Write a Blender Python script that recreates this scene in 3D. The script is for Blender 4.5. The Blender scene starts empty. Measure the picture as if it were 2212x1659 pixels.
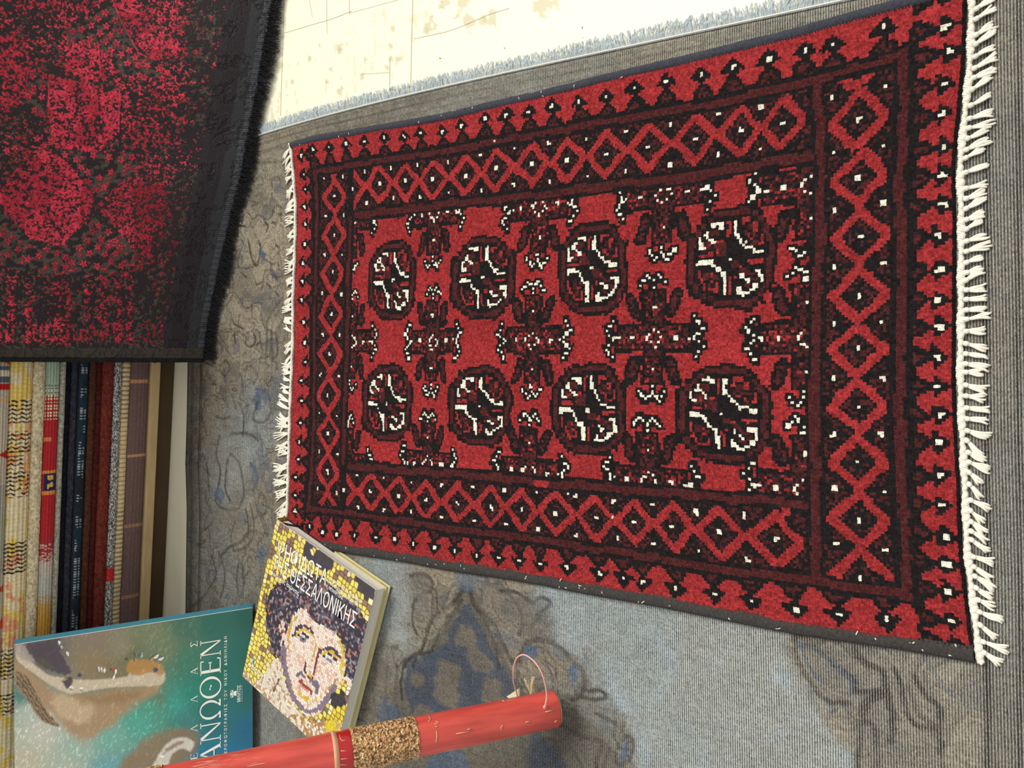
import bpy, bmesh, math, random
import numpy as np
from mathutils import Vector, Matrix

# ------------------------------------------------------------------ camera, light, exposure
SC = bpy.context.scene
COL = SC.collection
# the phone was held sideways: image left is "ahead" (+Y), image top is "right" (+X)
F_PX = 1660.0
P0 = np.array([1106.0, 829.5])
NAD = np.array([2306.2, 805.5])                # vanishing point of the verticals
_n = np.array([NAD[0]-P0[0], NAD[1]-P0[1], F_PX])
UP = -_n/np.linalg.norm(_n)
FW = np.array([0, 0, 1.0])-UP*UP[2]; FW /= np.linalg.norm(FW)
RT = np.cross(FW, UP)
CAM_H = 1.0
cam_d = bpy.data.cameras.new('camera')
cam_d.sensor_width = 36; cam_d.lens = F_PX*36/2212
cam_d.clip_start = 0.02
cam = bpy.data.objects.new('camera', cam_d); COL.objects.link(cam)
right = Vector((RT[0], FW[0], UP[0])); down = Vector((RT[1], FW[1], UP[1])); fwd = Vector((RT[2], FW[2], UP[2]))
M = Matrix((right, -down, -fwd)).transposed().to_4x4(); M.translation = (0, 0, CAM_H)
cam.matrix_world = M
SC.camera = cam
SC.view_settings.view_transform = 'Standard'; SC.view_settings.look = 'None'
SC.view_settings.gamma = 1; SC.view_settings.use_curve_mapping = False
SC.view_settings.exposure = 0.0
W = bpy.data.worlds.new('sky'); SC.world = W; W.use_nodes = True
bg = W.node_tree.nodes['Background']; bg.inputs[0].default_value = (1.0, 0.985, 0.95, 1); bg.inputs[1].default_value = 0.66
sl = bpy.data.lights.new('daylight', 'SUN'); sl.energy = 2.9; sl.angle = math.radians(26); sl.color = (1.0, 0.97, 0.90)
so = bpy.data.objects.new('daylight', sl); COL.objects.link(so)
so.rotation_euler = Vector((0.56, 0.27, 0.82)).to_track_quat('Z', 'Y').to_euler()
E_CAL = 1.12   # display value of a white diffuse floor under this light

rng = np.random.default_rng(7)
random.seed(7)

def ray(px, py):
    r = np.array([np.asarray(px, float)-P0[0], np.asarray(py, float)-P0[1], F_PX+0*np.asarray(px, float)])
    return np.stack([np.tensordot(v, r, 1) for v in (RT, FW, UP)], -1)
def fl(px, py, z=0.0):
    r = ray(px, py); t = (z-CAM_H)/r[..., 2]
    X = r*t[..., None]; X[..., 2] = z
    return X
def vplane(px, py, A, B):      # point on the vertical plane over the ground line A-B
    A = np.asarray(A); B = np.asarray(B); n = np.array([-(B-A)[1], (B-A)[0]])
    r = ray(px, py); t = (n@A[:2])/(r[..., 0]*n[0]+r[..., 1]*n[1])
    X = r*t[..., None]; X[..., 2] += CAM_H
    return X
def anyplane(px, py, p, n):
    r = ray(px, py); o = np.array([0, 0, CAM_H]); t = ((p-o)@n)/(r@n)
    return o+r*t[..., None]

# ------------------------------------------------------------------ helpers
def lin(c):
    c = np.asarray(c, float)/255.0
    return np.where(c <= 0.04045, c/12.92, ((c+0.055)/1.055)**2.4)
def L4(c, k=1.0):
    l = lin(c)*k
    return (float(l[0]), float(l[1]), float(l[2]), 1.0)
def alb(c): return lin(c)/E_CAL

def vnoise(x, y, seed=0):
    """smooth value noise in 0..1"""
    xi = np.floor(x).astype(np.int64); yi = np.floor(y).astype(np.int64)
    fx = x-xi; fy = y-yi; fx = fx*fx*(3-2*fx); fy = fy*fy*(3-2*fy)
    def h(a, b):
        n = (a*374761393+b*668265263+seed*1442695041) & 0xffffffff
        n = ((n ^ (n >> 13))*1274126177) & 0xffffffff
        return ((n ^ (n >> 16)) & 0xffff)/65535.0
    a = h(xi, yi); b = h(xi+1, yi); c = h(xi, yi+1); d = h(xi+1, yi+1)
    return (a*(1-fx)+b*fx)*(1-fy)+(c*(1-fx)+d*fx)*fy
def fbm(x, y, seed=0, o=3):
    s = 0; a = .5; t = 0
    for k in range(o):
        s = s+a*vnoise(x*2**k, y*2**k, seed+k*17); t += a; a *= .5
    return s/t
def rnd(i, j, seed=0):
    n = (np.asarray(i).astype(np.int64)*374761393+np.asarray(j).astype(np.int64)*668265263+seed*1442695041) & 0xffffffff
    n = ((n ^ (n >> 13))*1274126177) & 0xffffffff
    n = ((n ^ (n >> 15))*2246822519) & 0xffffffff
    return ((n ^ (n >> 16)) & 0xffff)/65535.0
def inpoly(x, y, poly):
    r = np.zeros(np.shape(x), bool); n = len(poly)
    for i in range(n):
        x0, y0 = poly[i]; x1, y1 = poly[(i+1) % n]
        if y0 == y1: continue
        c = ((y0 > y) != (y1 > y)) & (x < (x1-x0)*(y-y0)/(y1-y0)+x0)
        r ^= c
    return r
def dline(x, y, pts):
    """distance to a polyline"""
    d = np.full(np.shape(x), 1e9)
    for (x0, y0), (x1, y1) in zip(pts[:-1], pts[1:]):
        vx, vy = x1-x0, y1-y0; l = vx*vx+vy*vy+1e-12
        t = np.clip(((x-x0)*vx+(y-y0)*vy)/l, 0, 1)
        d = np.minimum(d, np.hypot(x-x0-t*vx, y-y0-t*vy))
    return d
def smooth_poly(pts, n=6, closed=False):
    """Catmull-Rom through the points"""
    P = [np.array(p, float) for p in pts]; out = []
    N = len(P); rngi = range(N if closed else N-1)
    for i in rngi:
        p1 = P[i]; p2 = P[(i+1) % N]
        p0 = P[i-1] if (closed or i > 0) else p1
        p3 = P[(i+2) % N] if (closed or i+2 < N) else p2
        for k in range(n):
            t = k/n
            out.append(.5*((2*p1)+(-p0+p2)*t+(2*p0-5*p1+4*p2-p3)*t*t+(-p0+3*p1-3*p2+p3)*t**3))
    if not closed: out.append(P[-1])
    return [tuple(q) for q in out]

def link(o, parent=None):
    COL.objects.link(o)
    if parent is not None: o.parent = parent
    return o
def tag(o, label=None, cat=None, group=None, kind=None):
    if label: o['label'] = label
    if cat: o['category'] = cat
    if group: o['group'] = group
    if kind: o['kind'] = kind
    return o
def empty(name, loc=(0, 0, 0)):
    o = bpy.data.objects.new(name, None); o.location = loc; COL.objects.link(o); o.empty_display_size = .05
    bpy.context.view_layer.update()
    return o
def mesh_obj(name, verts, faces, mat=None, parent=None, smooth=False, mats=None, midx=None):
    me = bpy.data.meshes.new(name)
    verts = np.asarray(verts, float)
    if parent is not None: verts = verts-np.array(parent.location if parent.parent is None else parent.parent.location)
    me.from_pydata([tuple(v) for v in verts], [], faces)
    for m in (mats or ([mat] if mat else [])): me.materials.append(m)
    if midx is not None: me.polygons.foreach_set('material_index', midx)
    if smooth: me.polygons.foreach_set('use_smooth', [True]*len(me.polygons))
    me.update()
    o = bpy.data.objects.new(name, me)
    return link(o, parent)
def grid_obj(name, P, mat, parent=None, colors=None, smooth=True, uv=None, face_colors=None, attrs=None, thick=0):
    """P: (n, m, 3) grid of points. colors: (n, m, 3) linear per point, or face_colors (n-1, m-1, 3)"""
    n, m, _ = P.shape
    V = P.reshape(-1, 3).copy()
    if parent is not None: V -= np.array(parent.location if parent.parent is None else parent.parent.location)
    i, j = np.meshgrid(np.arange(n-1), np.arange(m-1), indexing='ij')
    a = (i*m+j).ravel(); Fc = np.stack([a, a+1, a+m+1, a+m], 1)
    # orientation: make normals of an upward grid point up
    e1 = P[1, 0]-P[0, 0]; e2 = P[0, 1]-P[0, 0]
    me = bpy.data.meshes.new(name)
    me.vertices.add(len(V)); me.vertices.foreach_set('co', V.ravel())
    me.loops.add(Fc.size); me.loops.foreach_set('vertex_index', Fc.ravel().astype(np.int32))
    me.polygons.add(len(Fc)); me.polygons.foreach_set('loop_start', np.arange(0, Fc.size, 4, dtype=np.int32))
    me.polygons.foreach_set('loop_total', np.full(len(Fc), 4, dtype=np.int32))
    me.update(calc_edges=True)
    if smooth: me.polygons.foreach_set('use_smooth', np.ones(len(Fc), bool))
    if colors is not None:
        at = me.color_attributes.new('Col', 'FLOAT_COLOR', 'POINT')
        c = np.ones((n*m, 4), np.float32); c[:, :3] = colors.reshape(-1, 3); at.data.foreach_set('color', c.ravel())
    if face_colors is not None:
        at = me.color_attributes.new('Col', 'FLOAT_COLOR', 'CORNER')
        c = np.ones((len(Fc), 4, 4), np.float32); c[:, :, :3] = face_colors.reshape(-1, 1, 3); at.data.foreach_set('color', c.ravel())
    for k, v in (attrs or {}).items():
        at = me.attributes.new(k, 'FLOAT', 'POINT'); at.data.foreach_set('value', v.ravel().astype(np.float32))
    if uv is not None:
        l = me.uv_layers.new(name='UVMap'); u = uv.reshape(-1, 2)[Fc.ravel()].astype(np.float32); l.data.foreach_set('uv', u.ravel())
    me.materials.append(mat); me.validate()
    return link(bpy.data.objects.new(name, me), parent)
def join_geo(parts):
    V = []; Fs = []; k = 0
    for v, f in parts:
        v = np.asarray(v, float); V.append(v); Fs += [tuple(int(a)+k for a in q) for q in f]; k += len(v)
    return np.concatenate(V), Fs
def tube(pts, r, seg=8, caps=True, r2=None):
    """tube along points; r scalar or list"""
    pts = np.asarray(pts, float); n = len(pts)
    r = np.broadcast_to(np.asarray(r, float), (n,))
    t = np.gradient(pts, axis=0); t /= np.linalg.norm(t, axis=1)[:, None]+1e-12
    ref = np.array([0, 0, 1.0]) if abs(t[0][2]) < .9 else np.array([1.0, 0, 0])
    V = []; u = np.cross(t[0], ref); u /= np.linalg.norm(u)
    for i in range(n):
        u = u-t[i]*(u@t[i]); u /= np.linalg.norm(u); w = np.cross(t[i], u)
        for k in range(seg):
            a = 2*math.pi*k/seg
            V.append(pts[i]+r[i]*(math.cos(a)*u+math.sin(a)*w*(r2 if r2 else 1)))
    Fs = []
    for i in range(n-1):
        for k in range(seg):
            a = i*seg+k; b = i*seg+(k+1) % seg
            Fs.append((a, b, b+seg, a+seg))
    if caps:
        Fs.append(tuple(range(seg))[::-1]); Fs.append(tuple((n-1)*seg+k for k in range(seg)))
    return np.array(V), Fs

# ------------------------------------------------------------------ materials
def mat_new(name, rough=.9, spec=.2):
    m = bpy.data.materials.new(name); m.use_nodes = True
    b = m.node_tree.nodes['Principled BSDF']; b.inputs['Roughness'].default_value = rough
    b.inputs['Specular IOR Level'].default_value = spec
    return m, m.node_tree, b
def N(t, typ, **kw):
    n = t.nodes.new(typ)
    for k, v in kw.items():
        if k in n.inputs: n.inputs[k].default_value = v
        else: setattr(n, k, v)
    return n
def mat_noise(name, c, k=.18, scale=60, rough=.9, spec=.2, bump=.3, bscale=None, bdist=.001, stretch=(1, 1, 1), attr=None, sheen=0):
    """colour (or the mesh's own dye colour) broken up by noise, with bump"""
    m, t, b = mat_new(name, rough, spec)
    tc = N(t, 'ShaderNodeTexCoord'); mp = N(t, 'ShaderNodeMapping'); mp.inputs['Scale'].default_value = stretch
    t.links.new(tc.outputs['Object'], mp.inputs[0])
    nz = N(t, 'ShaderNodeTexNoise', Scale=scale, Detail=4.0); t.links.new(mp.outputs[0], nz.inputs['Vector'])
    mr = N(t, 'ShaderNodeMapRange'); mr.inputs[1].default_value = .25; mr.inputs[2].default_value = .75
    mr.inputs[3].default_value = 1-k; mr.inputs[4].default_value = 1+k
    t.links.new(nz.outputs['Fac'], mr.inputs[0])
    mx = N(t, 'ShaderNodeVectorMath', operation='SCALE')
    if attr:
        at = N(t, 'ShaderNodeVertexColor', layer_name=attr); t.links.new(at.outputs['Color'], mx.inputs[0])
    else: mx.inputs[0].default_value = tuple(alb(c))
    t.links.new(mr.outputs[0], mx.inputs['Scale']); t.links.new(mx.outputs[0], b.inputs['Base Color'])
    if bump:
        n2 = N(t, 'ShaderNodeTexNoise', Scale=bscale or scale*2, Detail=3.0); t.links.new(mp.outputs[0], n2.inputs['Vector'])
        bp = N(t, 'ShaderNodeBump', Strength=bump, Distance=bdist); t.links.new(n2.outputs['Fac'], bp.inputs['Height'])
        t.links.new(bp.outputs[0], b.inputs['Normal'])
    if sheen: b.inputs['Sheen Weight'].default_value = sheen
    return m
# ------------------------------------------------------------------ the red hand-knotted rug
def wpl(pts, z=.006): return fl(np.array([p[0] for p in pts], float), np.array([p[1] for p in pts], float), z)[:, :2]
TOPE = wpl([(632, 309), (672, 296), (754, 282), (860, 264), (960, 247), (1068, 220), (1141, 204), (1200, 190), (1320, 159), (1459, 128), (1618, 88), (1720, 64), (1898, 11), (1990, -12), (2089, -36)])
BOTE = wpl([(620, 1168), (690, 1183), (768, 1197), (877, 1213), (967, 1231), (1060, 1244), (1159, 1260), (1278, 1284), (1420, 1308), (1570, 1339), (1720, 1369), (1920, 1397), (2010, 1411), (2107, 1430)])
LEFE = wpl([(632, 309), (636, 340), (641, 400), (644, 443), (643, 515), (641, 578), (638, 641), (638, 732), (634, 831), (632, 876), (629, 985), (626, 1093), (620, 1168)])
RIGE = wpl([(2089, -36), (2088, 0), (2085, 133), (2074, 245), (2062, 356), (2066, 473), (2065, 562), (2065, 696), (2063, 811), (2067, 922), (2074, 1056), (2078, 1191), (2089, 1280), (2102, 1391), (2107, 1430)])
def edge(E):
    d = np.r_[0, np.cumsum(np.linalg.norm(np.diff(E, axis=0), axis=1))]; d /= d[-1]
    s = np.linspace(0, 1, 81); q = np.stack([np.interp(s, d, E[:, k]) for k in (0, 1)], 1)
    for _ in range(6): q[1:-1] = .25*q[:-2]+.5*q[1:-1]+.25*q[2:]
    return lambda t: np.stack([np.interp(t, s, q[:, k]) for k in (0, 1)], -1)
eT, eB, eL, eR = map(edge, (TOPE, BOTE, LEFE, RIGE))
cTL, cTR, cBL, cBR = TOPE[0], TOPE[-1], BOTE[0], BOTE[-1]
def coons(u, v):
    u_, v_ = u[..., None], v[..., None]
    return ((1-v_)*eT(u)+v_*eB(u)+(1-u_)*eL(v)+u_*eR(v)
            - ((1-u_)*(1-v_)*cTL+u_*(1-v_)*cTR+(1-u_)*v_*cBL+u_*v_*cBR))
NU, NV = 226, 152
def K(px, py):
    """photo pixel -> knot coordinates (a along the rug, b across) by inverting the surface"""
    px = np.atleast_1d(np.asarray(px, float)); py = np.atleast_1d(np.asarray(py, float))
    T = fl(px, py, .008)[..., :2]; u = np.clip((px-630)/1460, 0, 1); v = np.clip((py-(309-345*u))/(859+607*u), 0, 1); u = np.clip(u**.75, 0, 1)
    for _ in range(14):
        f = coons(u, v)-T; h = 1e-3
        fu = (coons(u+h, v)-coons(u-h, v))/(2*h); fv = (coons(u, v+h)-coons(u, v-h))/(2*h)
        det = fu[..., 0]*fv[..., 1]-fu[..., 1]*fv[..., 0]
        du = (f[..., 0]*fv[..., 1]-f[..., 1]*fv[..., 0])/det; dv = (fu[..., 0]*f[..., 1]-fu[..., 1]*f[..., 0])/det
        u = np.clip(u-du, -.1, 1.1); v = np.clip(v-dv, -.1, 1.1)
    return u*NU, v*NV
def Kp(pts):
    a, b = K([p[0] for p in pts], [p[1] for p in pts]); return list(zip(a, b))
BLK, RED, MAR, WHT, MOT, BRN = 0, 1, 2, 3, 4, 5
KF = 1.45                      # knots per drawing unit
MU, MV = int(NU*KF), int(NV*KF)
IA, IB = np.meshgrid(np.arange(MU), np.arange(MV), indexing='ij')
A = (IA+.5)/MU*NU; B = (IB+.5)/MV*NV
A, B = A+1.1*(vnoise(A/5, B/5, 201)-.5)+.5*(vnoise(A/2, B/2, 203)-.5), B+1.1*(vnoise(A/5, B/5, 202)-.5)+.5*(vnoise(A/2, B/2, 204)-.5)
pat = np.zeros((MU, MV), int)
mot = rnd(IA, IB, 3)
def mottle(mask, p=.5, red=0.0):
    r = rnd(IA, IB, 11); pat[mask] = np.where(r < p, MAR, BLK)[mask]
    if red: pat[mask & (rnd(IA, IB, 5) < red)] = RED
def stripe(px_pts, w, col=MAR): 
    pts = Kp(px_pts); m = dline(A, B, pts) < w; pat[m] = col; return pts
SA_T = [(684, 371), (781, 354), (907, 332), (998, 322), (1068, 307), (1195, 285), (1358, 256), (1559, 221), (1737, 183), (1831, 151), (1953, 121)]
SB_T = [(759, 466), (871, 455), (978, 440), (1123, 426), (1249, 410), (1358, 395), (1439, 388), (1578, 367), (1720, 343), (1772, 335)]
SA_B = [(669, 1097), (763, 1109), (871, 1124), (1040, 1150), (1159, 1165), (1278, 1183), (1397, 1203), (1559, 1227), (1678, 1240), (1778, 1256), (1831, 1267), (1958, 1281)]
SB_B = [(745, 1005), (853, 1014), (980, 1024), (1159, 1040), (1278, 1051), (1440, 1066), (1559, 1075), (1700, 1086), (1764, 1090)]
SA_L = [(684, 371), (686, 480), (686, 578), (683, 632), (681, 723), (681, 831), (680, 894), (676, 1003), (669, 1097)]
SB_L = [(759, 466), (757, 551), (754, 650), (752, 741), (748, 831), (745, 930), (744, 1005)]
SB_R = [(1768, 178), (1771, 222), (1776, 334), (1773, 451), (1769, 562), (1764, 673), (1762, 767), (1762, 900), (1764, 1034), (1764, 1147), (1762, 1252)]
SA_R = [(1953, 121), (1951, 222), (1947, 334), (1949, 451), (1948, 562), (1945, 673), (1945, 767), (1947, 900), (1951, 1034), (1953, 1147), (1958, 1281)]
def fa(px_pts):      # b as a function of a along a long stripe
    p = np.array(Kp(px_pts)); return lambda a: np.interp(a, p[:, 0], p[:, 1])
def fb(px_pts):      # a as a function of b along a cross stripe
    p = np.array(Kp(px_pts)); i = np.argsort(p[:, 1]); return lambda b: np.interp(b, p[i, 1], p[i, 0])
bAT, bBT, bAB, bBB = map(fa, (SA_T, SB_T, SA_B, SB_B)); aAL, aBL, aBR, aAR = map(fb, (SA_L, SB_L, SB_R, SA_R))
BAT, BBT, BAB, BBB = bAT(A), bBT(A), bAB(A), bBB(A); AAL, ABL, ABR, AAR = aAL(B), aBL(B), aBR(B), aAR(B)
# outer band: red ground
outer = (B < BAT-2.4) | (B > BAB+2.4) | (A < AAL-3.0) | (A > AAR+3.2)
pat[outer] = RED
endL = (A < AAL-2.0) & (A > 0); endR = (A > AAR+2.2)
# black bars that close the side bands at the corners
pat[endL & (A > AAL-2.6)] = BLK
pat[endR & (A < AAR+2.6)] = BLK
pat[IA == 0] = BLK
pat[IA >= MU-1] = BLK
def tree(px, py, side, base=None, pitch=8.0):
    a, b = K(px, py); a = a[0]; b = b[0]
    if side in 'TB':
        s = -1 if side == 'T' else 1; b0 = (bAT(a)-2.2) if side == 'T' else (bAB(a)+2.2)
        D = (B-b0)*s; X = A-a; H = (b-b0)*s
    else:
        s = -1 if side == 'L' else 1; a0 = (aAL(b)-2.2) if side == 'L' else (aAR(b)+2.4)
        D = (A-a0)*s; X = B-b; H = (a-a0)*s
    H = max(H, 2.5); nb = max(H-2.2, 1.5)
    w = np.interp(D, [-1, 0, nb*.55, nb, nb+.1], [3.1, 3.1, 2.2, .8, 0])*pitch/8.0
    tri = (D > -1) & (D < nb+.3) & (abs(X) < w+.3); pat[tri] = BLK
    inn = (D > 0) & (D < nb*.75) & (abs(X) < (w-1.1)); mottle(inn, .75)
    ks = pitch/8.0; h = (abs(X)/ks+abs(D-H)*.95 <= 2.5) | ((abs(X) <= 1.55*ks) & (abs(D-H) <= 1.4)); pat[h & (D > 0)] = BLK
    k = (abs(abs(X)-2.4*ks) < .5) & (abs(D-H+.7) < .5); pat[k] = BLK
    pat[(abs(A-a) < (.5 if side in 'TBL' else .72)) & (abs(B-b) < .55)] = WHT
    ia, ib = int(a*MU/NU), int(b*MV/NV); pat[min(ia, MU-1), min(ib, MV-1)] = WHT
for p in [(680, 323), (713, 318), (749, 313), (788, 307), (831, 299), (875, 295), (910, 288), (957, 284), (999, 270), (1049, 260), (1095, 250), (1142, 243), (1196, 232), (1253, 219), (1311, 208), (1371, 193), (1439, 179), (1518, 164), (1582, 149), (1659, 128), (1738, 110), (1800, 94), (1908, 63)]: tree(*p, 'T')
for p in [(672, 1138), (701, 1148), (730, 1155), (768, 1158), (813, 1160), (854, 1165), (894, 1176), (938, 1181), (985, 1189), (1032, 1199), (1076, 1205), (1122, 1211), (1169, 1218), (1228, 1228), (1295, 1239), (1347, 1247), (1389, 1257), (1462, 1272), (1544, 1284), (1622, 1299), (1717, 1313), (1811, 1326), (1916, 1340)]: tree(*p, 'B')
for p in [(653, 338), (659, 376), (661, 410), (661, 445), (661, 487), (661, 528), (657, 569), (655, 607), (654, 650), (658, 697), (662, 740), (660, 781), (653, 823), (652, 866), (651, 912), (650, 956), (647, 993), (641, 1030), (639, 1070), (641, 1104), (640, 1140)]: tree(*p, 'L', pitch=6.5)
for p in [(2047, -10), (2049, 56), (2051, 116), (2038, 183), (2038, 249), (2038, 315), (2035, 382), (2038, 443), (2031, 511), (2031, 581), (2025, 648), (2031, 708), (2028, 771), (2030, 836), (2034, 897), (2029, 958), (2031, 1027), (2034, 1089), (2039, 1156), (2046, 1218), (2048, 1276), (2055, 1342), (2062, 1396)]: tree(*p, 'R', pitch=6.4)
# lozenge band
ring = (B > BAT) & (B < BAB) & (A > AAL) & (A < AAR)
mottle(ring, .42)
endsep = (A > ABL) & (A < ABR)
def chain(cs, axis, half, zone, extra=(0, 0)):
    pts = Kp(cs); k = 0 if axis == 'a' else 1
    pts = [list(p) for p in pts]
    d0 = pts[1][k]-pts[0][k]; d1 = pts[-1][k]-pts[-2][k]
    n = len(pts)
    for _ in range(extra[0]): q = list(pts[0]); q[k] -= d0; q[1-k] -= (pts[1][1-k]-pts[0][1-k]); pts.insert(0, q)
    for _ in range(extra[1]): q = list(pts[-1]); q[k] += d1; q[1-k] += (pts[-1][1-k]-pts[-2][1-k]); pts.append(q)
    C = [p[k] for p in pts]
    mids = [(C[i]+C[i+1])/2 for i in range(len(C)-1)]
    lo = [C[0]-(mids[0]-C[0])]+mids; hi = mids+[C[-1]+(C[-1]-mids[-1])]
    T = A if axis == 'a' else B; S = B if axis == 'a' else A
    hs = half-.15
    for i, p in enumerate(pts):
        s0 = p[1-k]; inz = zone & (T >= lo[i]-.01) & (T < hi[i])
        hw = np.where(T < C[i], C[i]-lo[i], hi[i]-C[i])
        q = abs(T-C[i])/hw*1.0+abs(S-s0)/hs
        pat[inz & (q < 1.14) & (q > .68)] = RED
        mottle(inz & (q <= .68), .40)
        pat[inz & (q <= .68) & (q > .58)] = BLK
        pat[inz & (q <= .30) & ((abs(T-C[i]) < .5) | (abs(S-s0) < .5))] = BLK
        wt = (abs(T-C[i]) < .9) & (abs(S-s0) < .9) if half > 5 else (abs(T-C[i]) < .6) & (abs(S-s0) < .6)
        pat[inz & (abs(T-C[i]) < .6) & (abs(S-s0) < .6)] = WHT
        # black outline outside of the lozenge and a white point in each triangle
        pat[inz & (q > 1.13) & (q < 1.26)] = BLK
    for i, mI in enumerate(mids):
        s0 = (pts[i][1-k]+pts[i+1][1-k])/2
        for sg in (-1, 1):
            pat[zone & (abs(T-mI) < .55) & (abs(S-s0) > 2) & (abs(S-s0) < half) & ((S-s0)*sg > 0)] = BLK
            pat[zone & (abs(T-mI-.2*sg) < .5) & (abs(S-(s0+sg*(half-1.5))) < .5)] = WHT
topz = (B > BAT+2.2) & (B < BBT-2.4) & (A > ABL-1) & (A < ABR-3)
botz = (B > BBB+2.4) & (B < BAB-2.2) & (A > ABL-1) & (A < ABR-3)
lefz = (A > AAL+2.0) & (A < ABL-2.6) & (B > BAT+2) & (B < BAB-2)
rigz = (A > ABR+1.6) & (A < AAR-1.8) & (B > BAT+2) & (B < BAB-2)
chain([(764, 409), (822, 398), (879, 393), (937, 389), (1007, 378), (1074, 367), (1152, 354), (1229, 347), (1311, 333), (1402, 319), (1503, 300), (1600, 284), (1692, 267)], 'a', 7.0, topz)
chain([(745, 1057), (803, 1062), (863, 1070), (921, 1080), (990, 1086), (1062, 1094), (1126, 1101), (1202, 1107), (1290, 1120), (1373, 1126), (1455, 1139), (1555, 1152), (1676, 1165)], 'a', 7.0, botz)
chain([(724, 425), (724, 509), (721, 591), (718, 680), (716, 766), (712, 853), (712, 936), (710, 1019)], 'b', 6.6, lefz, (1, 1))
chain([(1856, 258), (1858, 383), (1858, 509), (1855, 636), (1853, 756), (1855, 878), (1855, 998), (1856, 1122)], 'b', 6.9, rigz, (1, 1))
# field
fld = (B > BBT+1.2) & (B < BBB-1.2) & (A > ABL+1.2) & (A < ABR-1.2)
pat[fld] = RED
def cross(px, py, sa, sb):
    a0, b0 = K(px, py); a = (A-a0[0])/sa; b = (B-b0[0])/sb; m = fld
    aa, ab = abs(a), abs(b)
    # chevrons at the ends of the long arms, small forked ends on the short arms
    bar = (aa < 14.2) & (ab < 4.6); vbar = (aa < 4.3) & (ab < 14.6)
    halo = np.zeros_like(m)
    ch = [(13.2, 0), (14.8, .5), (16.2, 1.6), (17.4, 2.8), (16.2, 4.2), (15.0, 5.8)]
    fk = [(0, 15.2), (0, 16.8), (1.3, 18.0), (2.4, 18.8), (3.4, 17.6), (4.6, 16.4)]
    for (x, y) in ch: halo |= (abs(aa-x) < 1.5) & (abs(ab-y) < 1.5)
    for (x, y) in fk: halo |= (abs(aa-x) < 1.4) & (abs(ab-y) < 1.4)
    pat[m & halo] = BLK
    pat[m & bar] = BLK; pat[m & vbar] = BLK
    mottle(m & (aa < 13) & (ab < 3.4), .50, .17)
    mottle(m & (aa < 3.1) & (ab < 14), .50, .10)
    mottle(m & (aa < 3) & (ab < 6) & (ab > 3), .7)
    for (x, y) in [(15.2, 0), ]: pass
    for (x, y) in ch: pat[m & (abs(aa-x) < .42/sa) & (abs(ab-y) < .42)] = WHT
    for (x, y) in fk: pat[m & (abs(aa-x) < .42/sa) & (abs(ab-y) < .42)] = WHT
    for (x, y) in [(0, 2.4), (1.5, 1.4), (2.7, .2), (0, 9.2)]: pat[m & (abs(aa-x) < .42/sa) & (abs(ab-y) < .42)] = WHT
    pat[m & (abs(aa-8.2) < .6/sa) & (ab < .6)] = WHT
    # leaves beside the short arm
    for ca, cb in [(7.3, 9.8)]:
        lx = aa-(ca+(ab-cb)*.30*np.sign(1)); ly = ab-cb
        out = (abs(lx) < 2.3) & (abs(ly) < 4.4) & (abs(lx)*.9+abs(ly)*.62 < 3.9)
        inn = (abs(lx) < 1.1) & (abs(ly) < 2.9)
        pat[m & out] = BLK; mottle(m & inn, .72)
for q in [(762, 738, .70, .95), (936, 738, .70, .96), (1153, 735, .76, .94), (1412, 730, .82, .93), (1742, 728, .84, .93),
          (764, 474, .70, .95), (941, 463, .74, .95), (1166, 449, .78, .94), (1434, 420, .82, .94), (1750, 398, .84, .93),
          (752, 1003, .70, .95), (925, 1003, .72, .95), (1144, 1016, .78, .94), (1403, 1038, .82, .94), (1742, 1056, .84, .93)]: cross(*q)
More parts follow.
